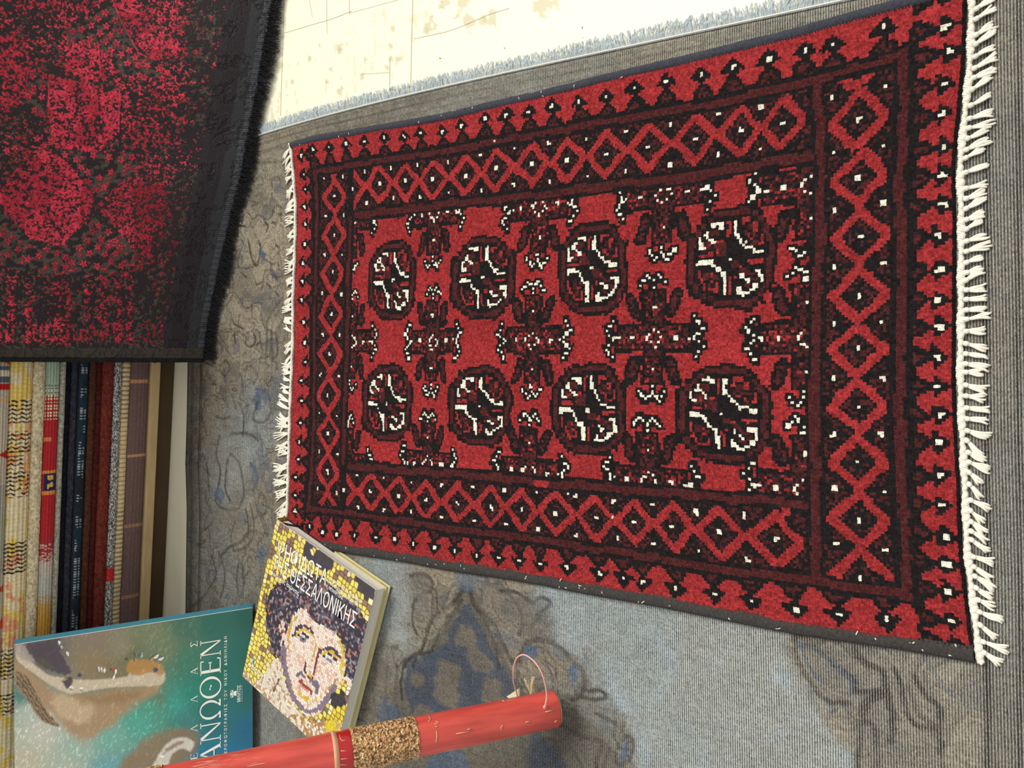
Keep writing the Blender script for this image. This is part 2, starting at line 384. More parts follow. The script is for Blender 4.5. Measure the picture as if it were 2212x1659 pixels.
OCT = [(BLK, 9, 22, 0, 1), (BLK, 7, 24, 1, 2), (BLK, 5, 26, 2, 4), (BLK, 3, 27, 4, 6), (BLK, 1, 29, 6, 7), (BLK, 0, 30, 7, 23), (BLK, 1, 29, 23, 25), (BLK, 3, 27, 25, 26), (BLK, 5, 26, 26, 28), (BLK, 7, 24, 28, 29), (BLK, 9, 22, 29, 30),
       (MAR, 9, 22, 1, 2.6), (MAR, 9, 22, 27.2, 28.8), (MAR, 1.3, 3, 8, 22), (MAR, 27, 28.7, 8, 22),
       (MAR, 7, 9, 2.5, 4), (MAR, 5, 7, 4, 5.5), (MAR, 3, 5, 5.5, 7.5), (MAR, 22, 24, 2.5, 4), (MAR, 24, 26, 4, 5.5), (MAR, 25.5, 27.5, 5.5, 8),
       (MAR, 7, 9, 26, 27.5), (MAR, 5, 7, 24.5, 26), (MAR, 3, 5, 22, 24.5), (MAR, 22, 24, 26, 27.5), (MAR, 24, 26, 24.5, 26), (MAR, 25.5, 27.5, 22, 24.5),
       # upper left quarter
       (MAR, 8, 11, 6, 8), (MAR, 6, 9, 9, 12), (MAR, 10, 14, 10, 14), (RED, 10, 11, 12, 13), (RED, 11, 13, 9.4, 10.4), (RED, 7.5, 8.5, 10, 11),
       (WHT, 8.5, 12.6, 4, 5), (WHT, 11, 12.6, 5, 6), (WHT, 7, 8.2, 5.6, 8.2), (WHT, 6, 7, 7, 8), (WHT, 8.2, 9.3, 8.2, 9.2), (WHT, 9.2, 10.4, 9.2, 10.3),
       (WHT, 4.4, 5.6, 8, 10.8), (WHT, 4.6, 7, 10.6, 11.8), (RED, 13.6, 14.6, 4, 8.8), (RED, 4.6, 9.2, 12.9, 13.9),
       (WHT, 15.8, 17, 4, 8.6), (WHT, 17, 18, 8.6, 9.7), (WHT, 18, 19, 9.7, 11), (WHT, 19, 20.2, 11, 12.2), (WHT, 20.2, 22.6, 12.2, 13.4), (WHT, 22.4, 25.8, 13.3, 14.4),
       # upper right quarter
       (RED, 18.6, 21.6, 4, 5), (RED, 18.6, 19.5, 5, 6.2), (RED, 22, 23.6, 5.6, 8), (RED, 24.8, 25.7, 8.4, 11.6), (RED, 23.8, 25, 10.8, 11.8), (RED, 20, 21, 8.8, 9.8), (RED, 21.4, 22.2, 9.8, 10.8),
       (MAR, 20, 21.8, 6.2, 8), (MAR, 21, 24, 8.4, 9.4), (MAR, 22, 23.6, 10.8, 12.2), (MAR, 19, 20, 7.6, 9),
       (RED, 20.8, 25.8, 15.6, 16.7), (MAR, 15.4, 18.4, 15.8, 18), (RED, 18.4, 19.4, 17, 18), (MAR, 18.6, 21, 18, 19.4), (RED, 16.6, 17.6, 19.8, 20.8),
       # lower halves
       (WHT, 14.6, 15.9, 14.6, 15.6), (WHT, 4, 9.4, 15.0, 16.2), (WHT, 9.2, 10.4, 16.4, 17.6), (WHT, 10.4, 11.6, 17.8, 19), (WHT, 11.6, 13.8, 19, 20.2), (WHT, 12.6, 13.8, 20.2, 25.6),
       (RED, 14.8, 15.7, 20.6, 25.2), (RED, 4.2, 5.2, 17.6, 20.6), (RED, 5.2, 6.2, 20.4, 22.2), (RED, 6.2, 7.2, 22, 24), (RED, 7.4, 11, 23.8, 24.8), (RED, 10, 11, 22.4, 24), (RED, 8.8, 9.8, 19.2, 20.2), (RED, 8.8, 9.8, 21, 22),
       (MAR, 6.4, 8.4, 18.6, 21), (MAR, 9.8, 11, 20, 21), (MAR, 7.6, 9, 21.6, 23.4),
       (WHT, 22.8, 25.8, 18.2, 19.2), (WHT, 24.6, 25.8, 19.2, 22.2), (WHT, 22.4, 24, 22.4, 23.8), (WHT, 21.4, 22.8, 23.4, 24.4), (WHT, 18.6, 19.8, 19.8, 20.8), (WHT, 19.8, 21.4, 20.8, 21.8), (WHT, 17.4, 18.6, 23, 25.2), (WHT, 18.4, 21.4, 24.4, 25.6),
       (MAR, 20, 23, 19, 20), (MAR, 19.6, 21.6, 22.4, 23.4), (MAR, 22, 24, 20.6, 21.8)]
def octagon(x0, x1, y0, y1):
    cy = (y0+y1)/2; cx = (x0+x1)/2
    a, b = K([x0, x1, cx, cx], [cy, cy, y0, y1])
    s = (A-a[0])/(a[1]-a[0])*30; t = (B-b[2])/(b[3]-b[2])*30
    for c_, c0, c1, r0, r1 in OCT: pat[(s >= c0) & (s < c1) & (t >= r0) & (t < r1)] = c_
for q in [(797, 901, 521, 693), (976, 1115, 510, 692), (1208, 1358, 480, 682), (1483, 1680, 447, 670), (784, 893, 786, 957), (970, 1107, 790, 966), (1193, 1356, 785, 984), (1461, 1669, 788, 1002)]: octagon(*q)
# stripes with their black rules on top
def rule(D, m, w, bl):
    pat[m & (abs(D) < bl)] = BLK; pat[m & (abs(D) < w)] = MAR
inA = (A > AAL-1.2) & (A < AAR+1.2); inAb = (B > BAT-1.2) & (B < BAB+1.2)
inB = (A > ABL-1.1) & (A < ABR); inBb = (B > BBT-1.1) & (B < BBB+1.1)
rule(B-BAT, inA, 1.0, 2.1); rule(B-BAB, inA, 1.0, 2.1)
rule(B-BBT, (A > ABL-1) & (A < ABR), 1.2, 2.3); rule(B-BBB, (A > ABL-1) & (A < ABR), 1.2, 2.3)
rule(A-AAL, inAb, .8, 1.9); rule(A-ABL, inBb, .9, 2.2); rule(A-ABR, (B > BAT) & (B < BAB), 1.05, 2.1); rule(A-AAR, inAb, 1.05, 2.4)
pat[(abs(A-ABL+.0) < 1.6) & ((B < BBT) & (B > BAT+1) | (B > BBB) & (B < BAB-1)) & (pat != WHT)] = BLK
for S_, D_ in ((inA, B-BAT), (inA, B-BAB)): pat[S_ & (abs(D_) < 1.0)] = MAR
# stray weaving faults the photograph shows
for (x, y, w, h) in [(1172, 1043, 2.2, 1.2), (1696, 1105, .9, .9)]:
    a, b = K(x, y); pat[(abs(A-a) < w) & (abs(B-b) < h)] = RED
for x, y in [(1068, 305), (1228, 1067), (1248, 1069), (1505, 1112), (1324, 1117)]:
    a, b = K(x, y); pat[int(a[0]*MU/NU), int(b[0]*MV/NV)] = WHT
PAL = np.array([alb((36, 32, 33)), alb((164, 52, 54)), alb((84, 40, 41)), alb((252, 246, 226)), alb((60, 36, 34)), alb((92, 70, 50))])
fc = PAL[pat]
# yarn-to-yarn variation of the dye, and slow abrash across the rug
ab = .86+.28*fbm(A/60, B/9, 5)
jit = 1+.55*(rnd(IA, IB, 31)-.5)
isr = (pat == RED)[..., None]
fc = fc*np.where(isr, (ab*jit)[..., None], (1+.5*(rnd(IA, IB, 32)-.5))[..., None])
fc = np.where((pat == WHT)[..., None], PAL[WHT]*(.93+.1*mot[..., None]), fc)
SUB = 2
nu, nv = MU*SUB, MV*SUB
iu, iv = np.meshgrid(np.arange(nu+1), np.arange(nv+1), indexing='ij')
rug = empty('knotted_rug', (float(coons(np.array(.5), np.array(.5))[0]), float(coons(np.array(.5), np.array(.5))[1]), 0))
tag(rug, 'small red and black hand-knotted rug with eight octagons, lying on the grey-blue carpet', 'rug')
ju = iu/SUB+.20*(vnoise(iu*.9, iv*.9, 3)-.5)*2+.10*(rnd(iu, iv, 8)-.5); jv = iv/SUB+.20*(vnoise(iu*.9, iv*.9, 4)-.5)*2+.10*(rnd(iu, iv, 9)-.5)
ju = np.clip(ju, 0, MU); jv = np.clip(jv, 0, MV)
XY = coons(ju/MU, jv/MV)
knob = np.abs(np.sin(np.pi*iu/SUB))*np.abs(np.sin(np.pi*(iv/SUB+.5*((iu//SUB) % 2)*0)))
waves = .0016*(fbm(XY[..., 0]*9, XY[..., 1]*9, 77)-.5)*2
zt = .0102+.0027*knob+.0009*(rnd(iu//2, iv//2, 21)-.5)*(knob > .5)+waves
ed = np.minimum(np.minimum(iu, nu-iu), np.minimum(iv, nv-iv))
zt = zt-.0040*np.clip(1-ed/3.0, 0, 1)
P = np.concatenate([XY, zt[..., None]], -1)
wool = mat_noise('knotted_wool', None, k=.42, scale=420, rough=.95, spec=.12, bump=.75, bscale=900, bdist=.0012, attr='Col', sheen=0.0)
pc = np.repeat(np.repeat(fc, SUB, 0), SUB, 1)
fi, fj_ = np.meshgrid(np.arange(nu), np.arange(nv), indexing='ij'); pc = pc*(1+.30*(rnd(fi, fj_, 77)-.5))[..., None]
pile = grid_obj('pile', P, wool, rug, face_colors=pc)
# overcast side edges
wsel = mat_noise('selvage_wool', (66, 64, 62), k=.35, scale=300, rough=.95, spec=.1, bump=.8, bscale=420, bdist=.0015)
wsel_top = mat_noise('selvage_wool_blue', (68, 70, 78), k=.3, scale=300, rough=.95, spec=.1, bump=.8, bscale=420, bdist=.0015)
def selv(v0, v1, mt, label):
    s = np.linspace(0, 1, 420); prof = np.linspace(0, 1, 9)
    U, Q = np.meshgrid(s, prof, indexing='ij')
    w = 1+.16*(fbm(U*60, U*0, 9)-.5)*2
    V = v0+(v1-v0)*Q*1.0; V = v1+(V-v1)*w
    X = coons(U, V); z = .0042+.0100*np.sqrt(np.clip(1-(2*Q-1)**2*.98, 0, 1))+.0009*np.sin(U*1400+Q*3)+.0012*(fbm(U*200, Q*3, 2)-.5)
    return tag(grid_obj('selvage', np.concatenate([X, z[..., None]], -1), mt, rug), label)
selv(-.004, 2.9/NV, wsel_top, 'blue-grey overcast edge')
selv(1-3.7/NV, 1.004, wsel, 'charcoal overcast edge')
# white weft specks caught in the overcasting
sp = []
for k in range(46):
    u = random.random(); v = 1-random.uniform(.6, 3.2)/NV if k < 34 else random.uniform(.5, 2.4)/NV
    c = coons(np.array(u), np.array(v)); a = random.uniform(0, math.pi); l = random.choice([.0012, .0018, .003])
    p = np.array([[c[0]-l*math.cos(a), c[1]-l*math.sin(a), .0128], [c[0], c[1], .0142], [c[0]+l*math.cos(a), c[1]+l*math.sin(a), .0128]])
    sp.append(tube(p, .0007, 5))
cot = mat_noise('cotton', (246, 240, 224), k=.07, scale=260, rough=.9, bump=.35, bscale=500)
v_, f_ = join_geo(sp); tag(mesh_obj('weft_fleck', v_, f_, cot, rug, True), 'white cotton flecks', kind='stuff')
# fringes: a plaited cord and knotted tassels at each end
def cord(E, off, wob=.0019, r=.0046):
    s = np.linspace(.0, 1, 1500); q = E(s); t = np.gradient(q, axis=0); t /= np.linalg.norm(t, axis=1)[:, None]
    nrm = np.stack([-t[:, 1], t[:, 0]], 1); nrm *= np.sign((nrm@np.array([0, off])))[:, None]
    parts = []
    for ph in (0, 2.1, 4.2):
        w = np.sin(s*560+ph)*wob*(1+.5*np.sin(s*91)); zz = .0078+.0022*np.cos(s*560+ph)
        c = q+nrm*(abs(off)+w)[:, None]; parts.append(tube(np.c_[c, zz], r*.42*(1+.22*np.sin(s*1120+ph)+.2*(vnoise(s*300, s*0, 3)-.5)), 6))
    return join_geo(parts)
for E_, off in ((eL, .0045), (eR, -.0050)):
    v_, f_ = cord(E_, off); mesh_obj('fringe_cord', v_, f_, cot, rug, True)
def tassel(root, d, L, sp, nst, knot=True):
    """root: xy; d: outward unit dir; L length; sp spread"""
    parts = []; d = np.array(d); n = np.array([-d[1], d[0]])
    r0 = np.array([*root, .0056])
    if knot: parts.append(tube(np.array([[*(root-d*.001), .0068], [*(root+d*.0015), .008], [*(root+d*.004), .008], [*(root+d*.006), .0068]]), [.0014, .0030, .0030, .0016], 8))
    for k in range(nst):
        f = (k-(nst-1)/2)/max(nst-1, 1); j = random.uniform(-1, 1); l = L*random.uniform(.86, 1.06)
        p = []
        for t in np.linspace(0, 1, 7):
            side = f*sp*(t**.75)+.0012*math.sin(t*5+j*3)*t+j*.0008*t
            q = root+d*(.003+t*l)+n*side
            p.append([q[0], q[1], .0066+.0012*math.sin(t*math.pi)-.0012*t*t])
        parts.append(tube(np.array(p), [.0012, .0014, .0014, .0014, .0014, .0014, .0012], 6))
    return join_geo(parts)
vv = .012; 
while vv < .985:
    q = eR(np.array(vv)); ang = random.uniform(-.55, .15)+(.30 if vv < .25 else (.05 if vv < .6 else -.15))
    if vv > .66: ang = -abs(ang)*1.1-.15
    elif vv > .45: ang = random.uniform(-.35, .3)
    else: ang = random.uniform(.05, .6)
    # +X is towards the top of the picture
    d = np.array([math.sin(ang), -math.cos(ang)]); root = q+np.array([0, -.0075])
    L = random.uniform(.017, .024)*(1.1 if vv < .2 else 1)
    v_, f_ = tassel(root, d, L, random.uniform(.005, .009), random.choice([4, 4, 5])); mesh_obj('tassel', v_, f_, cot, rug, True)
    vv += random.uniform(.0120, .0185)*(1.5 if random.random() < .10 else 1)
vv = .01
while vv < .93:
    q = eL(np.array(vv)); big = vv > .64
    ang = random.uniform(-.9, .1) if vv < .4 else random.uniform(-.8, .5)
    d = np.array([math.sin(ang), math.cos(ang)]); root = q+np.array([0, .0065])
    L = random.uniform(.022, .034) if not big else random.uniform(.034, .05)
    v_, f_ = tassel(root, d, L, random.uniform(.006, .014)*(1.5 if big else 1), random.choice([3, 4, 5]), knot=False); mesh_obj('tassel', v_, f_, cot, rug, True)
    vv += random.uniform(.0135, .021)
# ------------------------------------------------------------------ floor and the big grey-blue carpet
# floor: cream sheet flooring with worn patches, scuffs and seams
fx = np.linspace(-1.6, 1.9, 760); fy = np.linspace(-.9, 3.2, 760)
X, Y = np.meshgrid(fx, fy, indexing='ij')
def to_xy(pts): return [tuple(fl(p[0], p[1])[:2]) for p in pts]
def near(x, y):
    return fl(x, y)[:2]
base = alb((254, 249, 222)); worn = alb((200, 187, 150)); dark = alb((120, 108, 84))
c = np.ones(X.shape+(3,))*base*(1.0+.05*(fbm(X*5, Y*5, 41)-.5))[..., None]
def blend(mask, col, k=1.0):
    global c
    m = (np.clip(mask, 0, 1)*k)[..., None]; c = c*(1-m)+np.asarray(col)*m
spots = [(1018, 45, 16), (1040, 50, 12), (1062, 45, 14), (1040, 90, 6), (930, 50, 14), (945, 20, 12), (960, 10, 9), (985, 30, 7), (738, 100, 9), (733, 108, 5), (690, 95, 4), (815, 66, 6), (818, 90, 8), (848, 62, 6), (846, 100, 4), (845, 125, 5),
         (838, 145, 6), (770, 125, 8), (860, 130, 7), (790, 130, 6), (703, 172, 8), (632, 173, 8), (735, 195, 8), (772, 105, 5), (715, 150, 5), (668, 128, 5), (700, 115, 4), (1180, 2, 22), (1000, 5, 12), (1095, 30, 6), (950, 70, 8), (640, 118, 4), (607, 140, 6), (780, 165, 6)]
nz = fbm(X*60, Y*60, 51); nz2 = fbm(X*140, Y*140, 52)
for (sx, sy, r) in spots:
    q = near(sx, sy); rr = r/1150.0
    d = np.hypot((X-q[0]), (Y-q[1])*1.0)/rr
    blend((d < 1.5) & (nz+nz2*.6-.22*d > .62), worn, .65)
band = to_xy([(590, 330), (640, 240), (700, 190), (800, 150), (870, 120)])
dd = dline(X, Y, band)
blend((dd < .10) & (fbm(X*34, Y*110, 63) > .70), worn, .40)
gf = grid_obj('floor', np.stack([X, Y, 0*X], -1), None or mat_noise('cream_floor', None, k=.015, scale=30, rough=.42, spec=.3, bump=.04, bscale=40, bdist=.001, attr='Col'), colors=c)
tag(gf, kind='structure')
# thin dark seams and scratches, as slim strips lying on the floor
mseam = mat_noise('seam_line', (212, 203, 172), k=.15, scale=90, bump=0)
parts = []
def strip(pts, w, z=.0006):
    p = np.array([fl(a, b)[:2] for a, b in pts]); t = np.gradient(p, axis=0); t /= np.linalg.norm(t, axis=1)[:, None]; n = np.stack([-t[:, 1], t[:, 0]], 1)
    V = np.concatenate([np.c_[p-n*w/2, np.full(len(p), z)], np.c_[p+n*w/2, np.full(len(p), z)]]); k = len(p)
    return V, [(i, i+1, i+1+k, i+k) for i in range(k-1)]
for pts, w in [([(893, -40), (890, 60), (887, 190)], .0016), ([(842, 125), (842, 170), (841, 212)], .0014), ([(614, 0), (611, 100), (606, 250)], .0012), ([(755, 0), (755, 20), (756, 32)], .001), ([(706, 0), (706, 40), (707, 72)], .0010),
               ([(612, 72), (720, 40), (760, 24)], .001), ([(893, 84), (960, 70), (990, 60), (1060, 30), (1100, 18)], .0009), ([(780, 160), (815, 158), (842, 157)], .0008), ([(668, 0), (672, 20), (675, 38)], .0007), ([(756, 28), (830, 8), (860, 0)], .0007)]:
    parts.append(strip(pts, w))
v_, f_ = join_geo(parts); tag(mesh_obj('trim_1', v_, f_, mseam), kind='structure')
for k, (px, py, l, a) in enumerate([(951, 126, 7, 1.2), (1090, 104, 5, .9), (1258, 60, 6, .2), (1260, 82, 3, .5), (802, 46, 3, .3), (620, 206, 4, .2)]):
    q = near(px, py); l = l/1150; d = np.array([math.cos(a), math.sin(a)])*l/2; n = np.array([-d[1], d[0]])*.3
    tag(mesh_obj('trim_%d' % (k+2), [(*(q-d), .0008), (*(q-n), .0008), (*(q+d), .0008), (*(q+n), .0008)], [(0, 1, 2, 3)], mat_noise('scuff', (110, 98, 80), bump=0)), kind='structure')

# carpet outline (world) from the photograph: fringed edge runs along image top, end edge beside the pile
FE = wpl([(545, 299), (640, 269), (740, 239), (900, 207), (1000, 181), (1160, 140), (1300, 112), (1500, 75), (1700, 31), (1858, -4), (2000, -38), (2212, -86), (2400, -125)], 0)
GE = wpl([(410, 200), (407, 500), (406, 780), (404, 900), (401, 1000), (404, 1100), (402, 1250), (400, 1400), (398, 1660), (394, 2100)], 0)
FEm = np.polyfit(FE[:, 1], FE[:, 0], 3); 
def x_fringe(y): return np.polyval(FEm, y)
GEi = np.argsort(GE[:, 0])
def y_end(x): return np.interp(x, GE[GEi, 0], GE[GEi, 1])
gx = np.linspace(0, 1, 820); gy = np.linspace(0, 1, 980)
U, V = np.meshgrid(gx, gy, indexing='ij')
Yg = -.75+V*(1.66+.75); xr = x_fringe(np.clip(Yg, -.2, 1.45)); Xg = -1.25+U*(xr+1.25)
Yg = np.where(V > .5, Yg+(y_end(Xg)-1.66)*((V-.5)*2)**2, Yg)
T = 1000.0
# large-scale colour: brownish taupe pile, blue-grey bald areas
def PX(x, y):       # where a carpet point falls in the photo's own pixel grid (used only to transfer measured outlines)
    v = [x*RT[i]+y*FW[i]-CAM_H*UP[i] for i in range(3)]
    return P0[0]+F_PX*v[0]/v[2], P0[1]+F_PX*v[1]/v[2]
def W2(pts, closed=False, n=6): return smooth_poly(to_xy(pts), n, closed)
nA = fbm(Xg*7, Yg*7, 61, 4); nB = fbm(Xg*26, Yg*26, 62, 4); nC = fbm(Xg*90, Yg*90, 64, 3)
taupe = alb((138, 128, 111)); taupe2 = alb((114, 109, 100)); bluegrey = alb((134, 137, 133)); brown = alb((52, 44, 38)); blue = alb((58, 74, 96)); dkgrey = alb((84, 82, 76))
sm = lambda x, a, b: np.clip((x-a)/(b-a), 0, 1)
c = np.ones(Xg.shape+(3,))*taupe
def bl(m, col, k=1.0):
    global c
    m = (np.clip(m, 0, 1)*k)[..., None]; c = c*(1-m)+np.asarray(col)*m
bl(sm(nA, .35, .6), taupe2, .7)
wear = np.zeros(Xg.shape)      # 1 where the pile is gone and the warps show
# bald field: big area below the red rug to the right
f1 = W2([(1180, 1180), (1330, 1240), (1500, 1270), (1700, 1330), (1700, 1400), (1790, 1560), (1850, 1720), (1600, 1760), (1390, 1700), (1370, 1600), (1340, 1520), (1290, 1430), (1200, 1400), (1190, 1330), (1150, 1300)], True)
f2 = W2([(770, 1170), (900, 1200), (890, 1260), (900, 1330), (860, 1400), (820, 1360), (760, 1200)], True)
dists = dline(Xg, Yg, f1+[f1[0]]); in1 = inpoly(Xg, Yg, f1)
w1 = sm(np.where(in1, dists, -dists)+.02*(nB-.5)*2, -.012, .012)
d2 = dline(Xg, Yg, f2+[f2[0]]); w2 = sm(np.where(inpoly(Xg, Yg, f2), d2, -d2)+.03*(nB-.5), -.01, .02)
wear = np.maximum(wear, w1); wear = np.maximum(wear, w2*.8)
# bluish worn cloud beside the pile and right of it
q = near(500, 1000); w3 = np.exp(-(((Xg-q[0])/.20)**2+((Yg-q[1])/.13)**2)); wear = np.maximum(wear, sm(w3+.5*(nA-.5)+.3*(nB-.5), .45, .95)*.55)
q = near(470, 640); w4 = np.exp(-(((Xg-q[0])/.10)**2+((Yg-q[1])/.08)**2)); wear = np.maximum(wear, sm(w4+.4*(nB-.5), .5, 1.0)*.35)
q = near(590, 1560); w5 = np.exp(-(((Xg-q[0])/.13)**2+((Yg-q[1])/.12)**2)); wear = np.maximum(wear, sm(w5+.2*(nB-.5), .3, .8)*.45)
strip_r = sm(.16-np.abs(Yg-.10), 0, .02)*sm(.62-Yg, 0, .05)
bl(wear, bluegrey, .95)
bl(sm(nA+.3*nB, .62, .80)*(1-wear), bluegrey, .45)
bl(sm(nC, .62, .78), taupe*.72, .35)
bl(sm(nB, .6, .75)*wear, alb((140, 158, 168)), .5)
for bx_, by_, rx_, ry_, kk in [(1230, 1290, .12, .10, .75), (1380, 1360, .16, .10, .6), (560, 900, .10, .12, .6), (830, 1260, .10, .06, .7), (1450, 1620, .07, .12, .35), (500, 1240, .08, .08, .4), (590, 1560, .12, .10, .4)]:
    q = near(bx_, by_); g_ = np.exp(-(((Xg-q[0])/rx_)**2+((Yg-q[1])/ry_)**2)); bl(sm(g_+.5*(nA-.5)+.5*(nB-.5), .35, .9), alb((122, 138, 146)), kk*.75)
# greyer, darker stretch of the carpet along the pile of rugs
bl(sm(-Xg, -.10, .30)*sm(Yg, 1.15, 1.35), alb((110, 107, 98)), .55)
# brown drawn outlines and blue patches, traced from the ornament
def ln(pts, w=.0045, k=.8, col=None, closed=False, rough=1):
    p = W2(pts, closed, 5)
    if closed: p = p+[p[0]]
    xs = [q[0] for q in p]; ys = [q[1] for q in p]
    m = (Xg > min(xs)-.03) & (Xg < max(xs)+.03) & (Yg > min(ys)-.03) & (Yg < max(ys)+.03)
    d = np.full(Xg.shape, 9.0); d[m] = dline(Xg[m]+.004*(nC[m]-.5), Yg[m]+.006*(nC[m]-.5), p)
    bl(sm(d, w*1.0, w*.5)*np.clip(.55+1.6*(nB-.35), .25, 1), brown if col is None else col, min(1, k*1.15)); wear[...] = wear*(1-sm(d, w*1.25, w*.55)*.8)
def fillp(pts, col, k=.8, wr=0.12, soft=.0035):
    p = W2(pts, True, 5); xs = [q[0] for q in p]; ys = [q[1] for q in p]
    m = (Xg > min(xs)-.03) & (Xg < max(xs)+.03) & (Yg > min(ys)-.03) & (Yg < max(ys)+.03)
    d = np.full(Xg.shape, -1.0); dd = dline(Xg[m], Yg[m], p+[p[0]]); d[m] = np.where(inpoly(Xg[m], Yg[m], p), dd, -dd)+.030*(nB[m]-.5)+.012*(nC[m]-.5)
    mm = sm(d, -soft, soft); bl(mm, col, k); wear[...] = wear*(1-mm)+wr*mm
pile_c = alb((106, 100, 91))
bl(sm(Xg, -.05, .20)*sm(Yg, 1.18, 1.30)*(1-wear*.6), alb((162, 150, 128)), .6)
# faint overall arabesque: wandering brown contours and small faded blue cells in the pile
ph = fbm(Xg*13, Yg*13, 301, 3); ph2 = fbm(Xg*22, Yg*22, 302, 2); gr = np.hypot(*np.gradient(ph))+1e-6; gr2 = np.hypot(*np.gradient(ph2))+1e-6
for f_, g_, lv, k in ((ph, gr, .50, .55), (ph, gr, .42, .40), (ph2, gr2, .55, .40), (ph2, gr2, .40, .30)):
    bl((np.abs(f_-lv)/g_ < .9)*(1-wear)*(nC > .34), brown, k)
bl((np.abs(ph2-.5) > .20)*(ph > .48)*(1-wear)*(nC > .42), blue, .45)
bl(sm(ph2, .52, .60)*sm(ph, .44, .5)*(1-wear), alb((92, 86, 76)), .45)
# arabesque cluster right of the mosaic book (centre of the lower field)
fillp([(1010, 1265), (960, 1340), (905, 1440), (850, 1500), (830, 1659), (900, 1700), (1230, 1700), (1200, 1560), (1130, 1480), (1100, 1420), (1060, 1330)], alb((90, 85, 76)), .85)
fillp([(1010, 1300), (975, 1350), (950, 1400), (890, 1430), (880, 1500), (900, 1560), (960, 1620), (1080, 1600), (1120, 1500), (1085, 1430), (1050, 1360)], alb((54, 66, 84)), .8)
for q in [[(1000, 1345), (1030, 1360), (1020, 1400), (985, 1385)], [(960, 1430), (1000, 1440), (985, 1520), (940, 1500)], [(900, 1450), (925, 1455), (920, 1490), (895, 1480)], [(1040, 1460), (1090, 1480), (1080, 1540), (1045, 1520)], [(985, 1560), (1060, 1560), (1050, 1640), (985, 1650)], [(1010, 1400), (1050, 1410), (1060, 1450), (1020, 1450)], [(900, 1520), (940, 1540), (930, 1600), (890, 1590)]]:
    fillp(q, alb((104, 96, 84)), .9)
ln([(1005, 1268), (985, 1300), (940, 1330), (925, 1370), (915, 1400)], .0055); ln([(1018, 1268), (1030, 1310), (1065, 1340), (1085, 1380), (1110, 1430)], .0055)
ln([(1002, 1295), (970, 1340), (950, 1370), (938, 1400)], .004); ln([(1022, 1300), (1055, 1350), (1075, 1400), (1080, 1440)], .004)
ln([(915, 1400), (880, 1430), (870, 1470), (872, 1510)], .0045); ln([(938, 1405), (905, 1415), (895, 1440)], .0035)
ln([(1110, 1430), (1125, 1420), (1140, 1390), (1175, 1380), (1215, 1400), (1240, 1430), (1262, 1450), (1262, 1490), (1240, 1510)], .0060)
ln([(1150, 1400), (1180, 1400), (1205, 1430), (1235, 1450)], .003, .6); ln([(1262, 1490), (1300, 1490), (1310, 1505), (1280, 1508), (1250, 1500)], .004)
fillp([(1235, 1430), (1250, 1440), (1252, 1480), (1240, 1490), (1230, 1450)], alb((70, 96, 128)), .8)
fillp([(1135, 1390), (1165, 1390), (1160, 1415), (1135, 1415)], alb((66, 90, 120)), .8)
ln([(1085, 1275), (1110, 1290), (1130, 1330), (1125, 1370)], .0045); ln([(1085, 1275), (1120, 1280), (1150, 1300), (1170, 1290), (1190, 1300), (1165, 1330), (1150, 1360)], .0045)
fillp([(1090, 1280), (1140, 1300), (1180, 1300), (1150, 1370), (1120, 1360)], pile_c, .55)
ln([(890, 1245), (900, 1240), (930, 1245), (935, 1270), (905, 1290), (895, 1310)], .0045); ln([(900, 1290), (895, 1340), (905, 1370)], .004); fillp([(895, 1245), (930, 1245), (930, 1320), (900, 1330)], pile_c, .5)
ln([(880, 1420), (860, 1440), (850, 1400), (862, 1395)], .004, .6)
for x in (815, 840, 862): ln([(x, 1440), (x-4, 1500), (x+4, 1560), (x, 1620)], .005, .55)
fillp([(800, 1440), (850, 1440), (860, 1560), (820, 1640), (780, 1600)], alb((100, 94, 84)), .6); fillp([(830, 1520), (870, 1530), (868, 1600), (835, 1590)], alb((62, 82, 108)), .6)
fillp([(1000, 1270), (1040, 1262), (1045, 1240), (1000, 1235)], alb((84, 106, 130)), .45)
# lower right scroll under the stick
fillp([(1130, 1560), (1230, 1540), (1300, 1580), (1350, 1640), (1380, 1720), (1000, 1720), (1040, 1620)], alb((90, 84, 74)), .88)
fillp([(1150, 1590), (1200, 1600), (1230, 1680), (1140, 1690)], alb((56, 68, 86)), .8); fillp([(940, 1640), (1000, 1620), (1010, 1700), (930, 1700)], alb((66, 84, 108)), .7)
ln([(1210, 1560), (1260, 1590), (1300, 1600), (1290, 1660), (1300, 1720)], .005); ln([(1170, 1600), (1150, 1640), (1180, 1650), (1210, 1630), (1200, 1600), (1170, 1600)], .0045)
ln([(1290, 1540), (1330, 1560), (1360, 1600), (1350, 1640)], .004, .55); fillp([(1345, 1600), (1362, 1600), (1358, 1640), (1340, 1640)], alb((62, 84, 116)), .8); ln([(1340, 1595), (1365, 1590), (1368, 1630), (1345, 1650), (1333, 1640), (1340, 1595)], .004)
ln([(1290, 1720), (1310, 1640), (1330, 1580)], .004, .5); ln([(1240, 1620), (1260, 1660), (1250, 1720)], .004, .5)
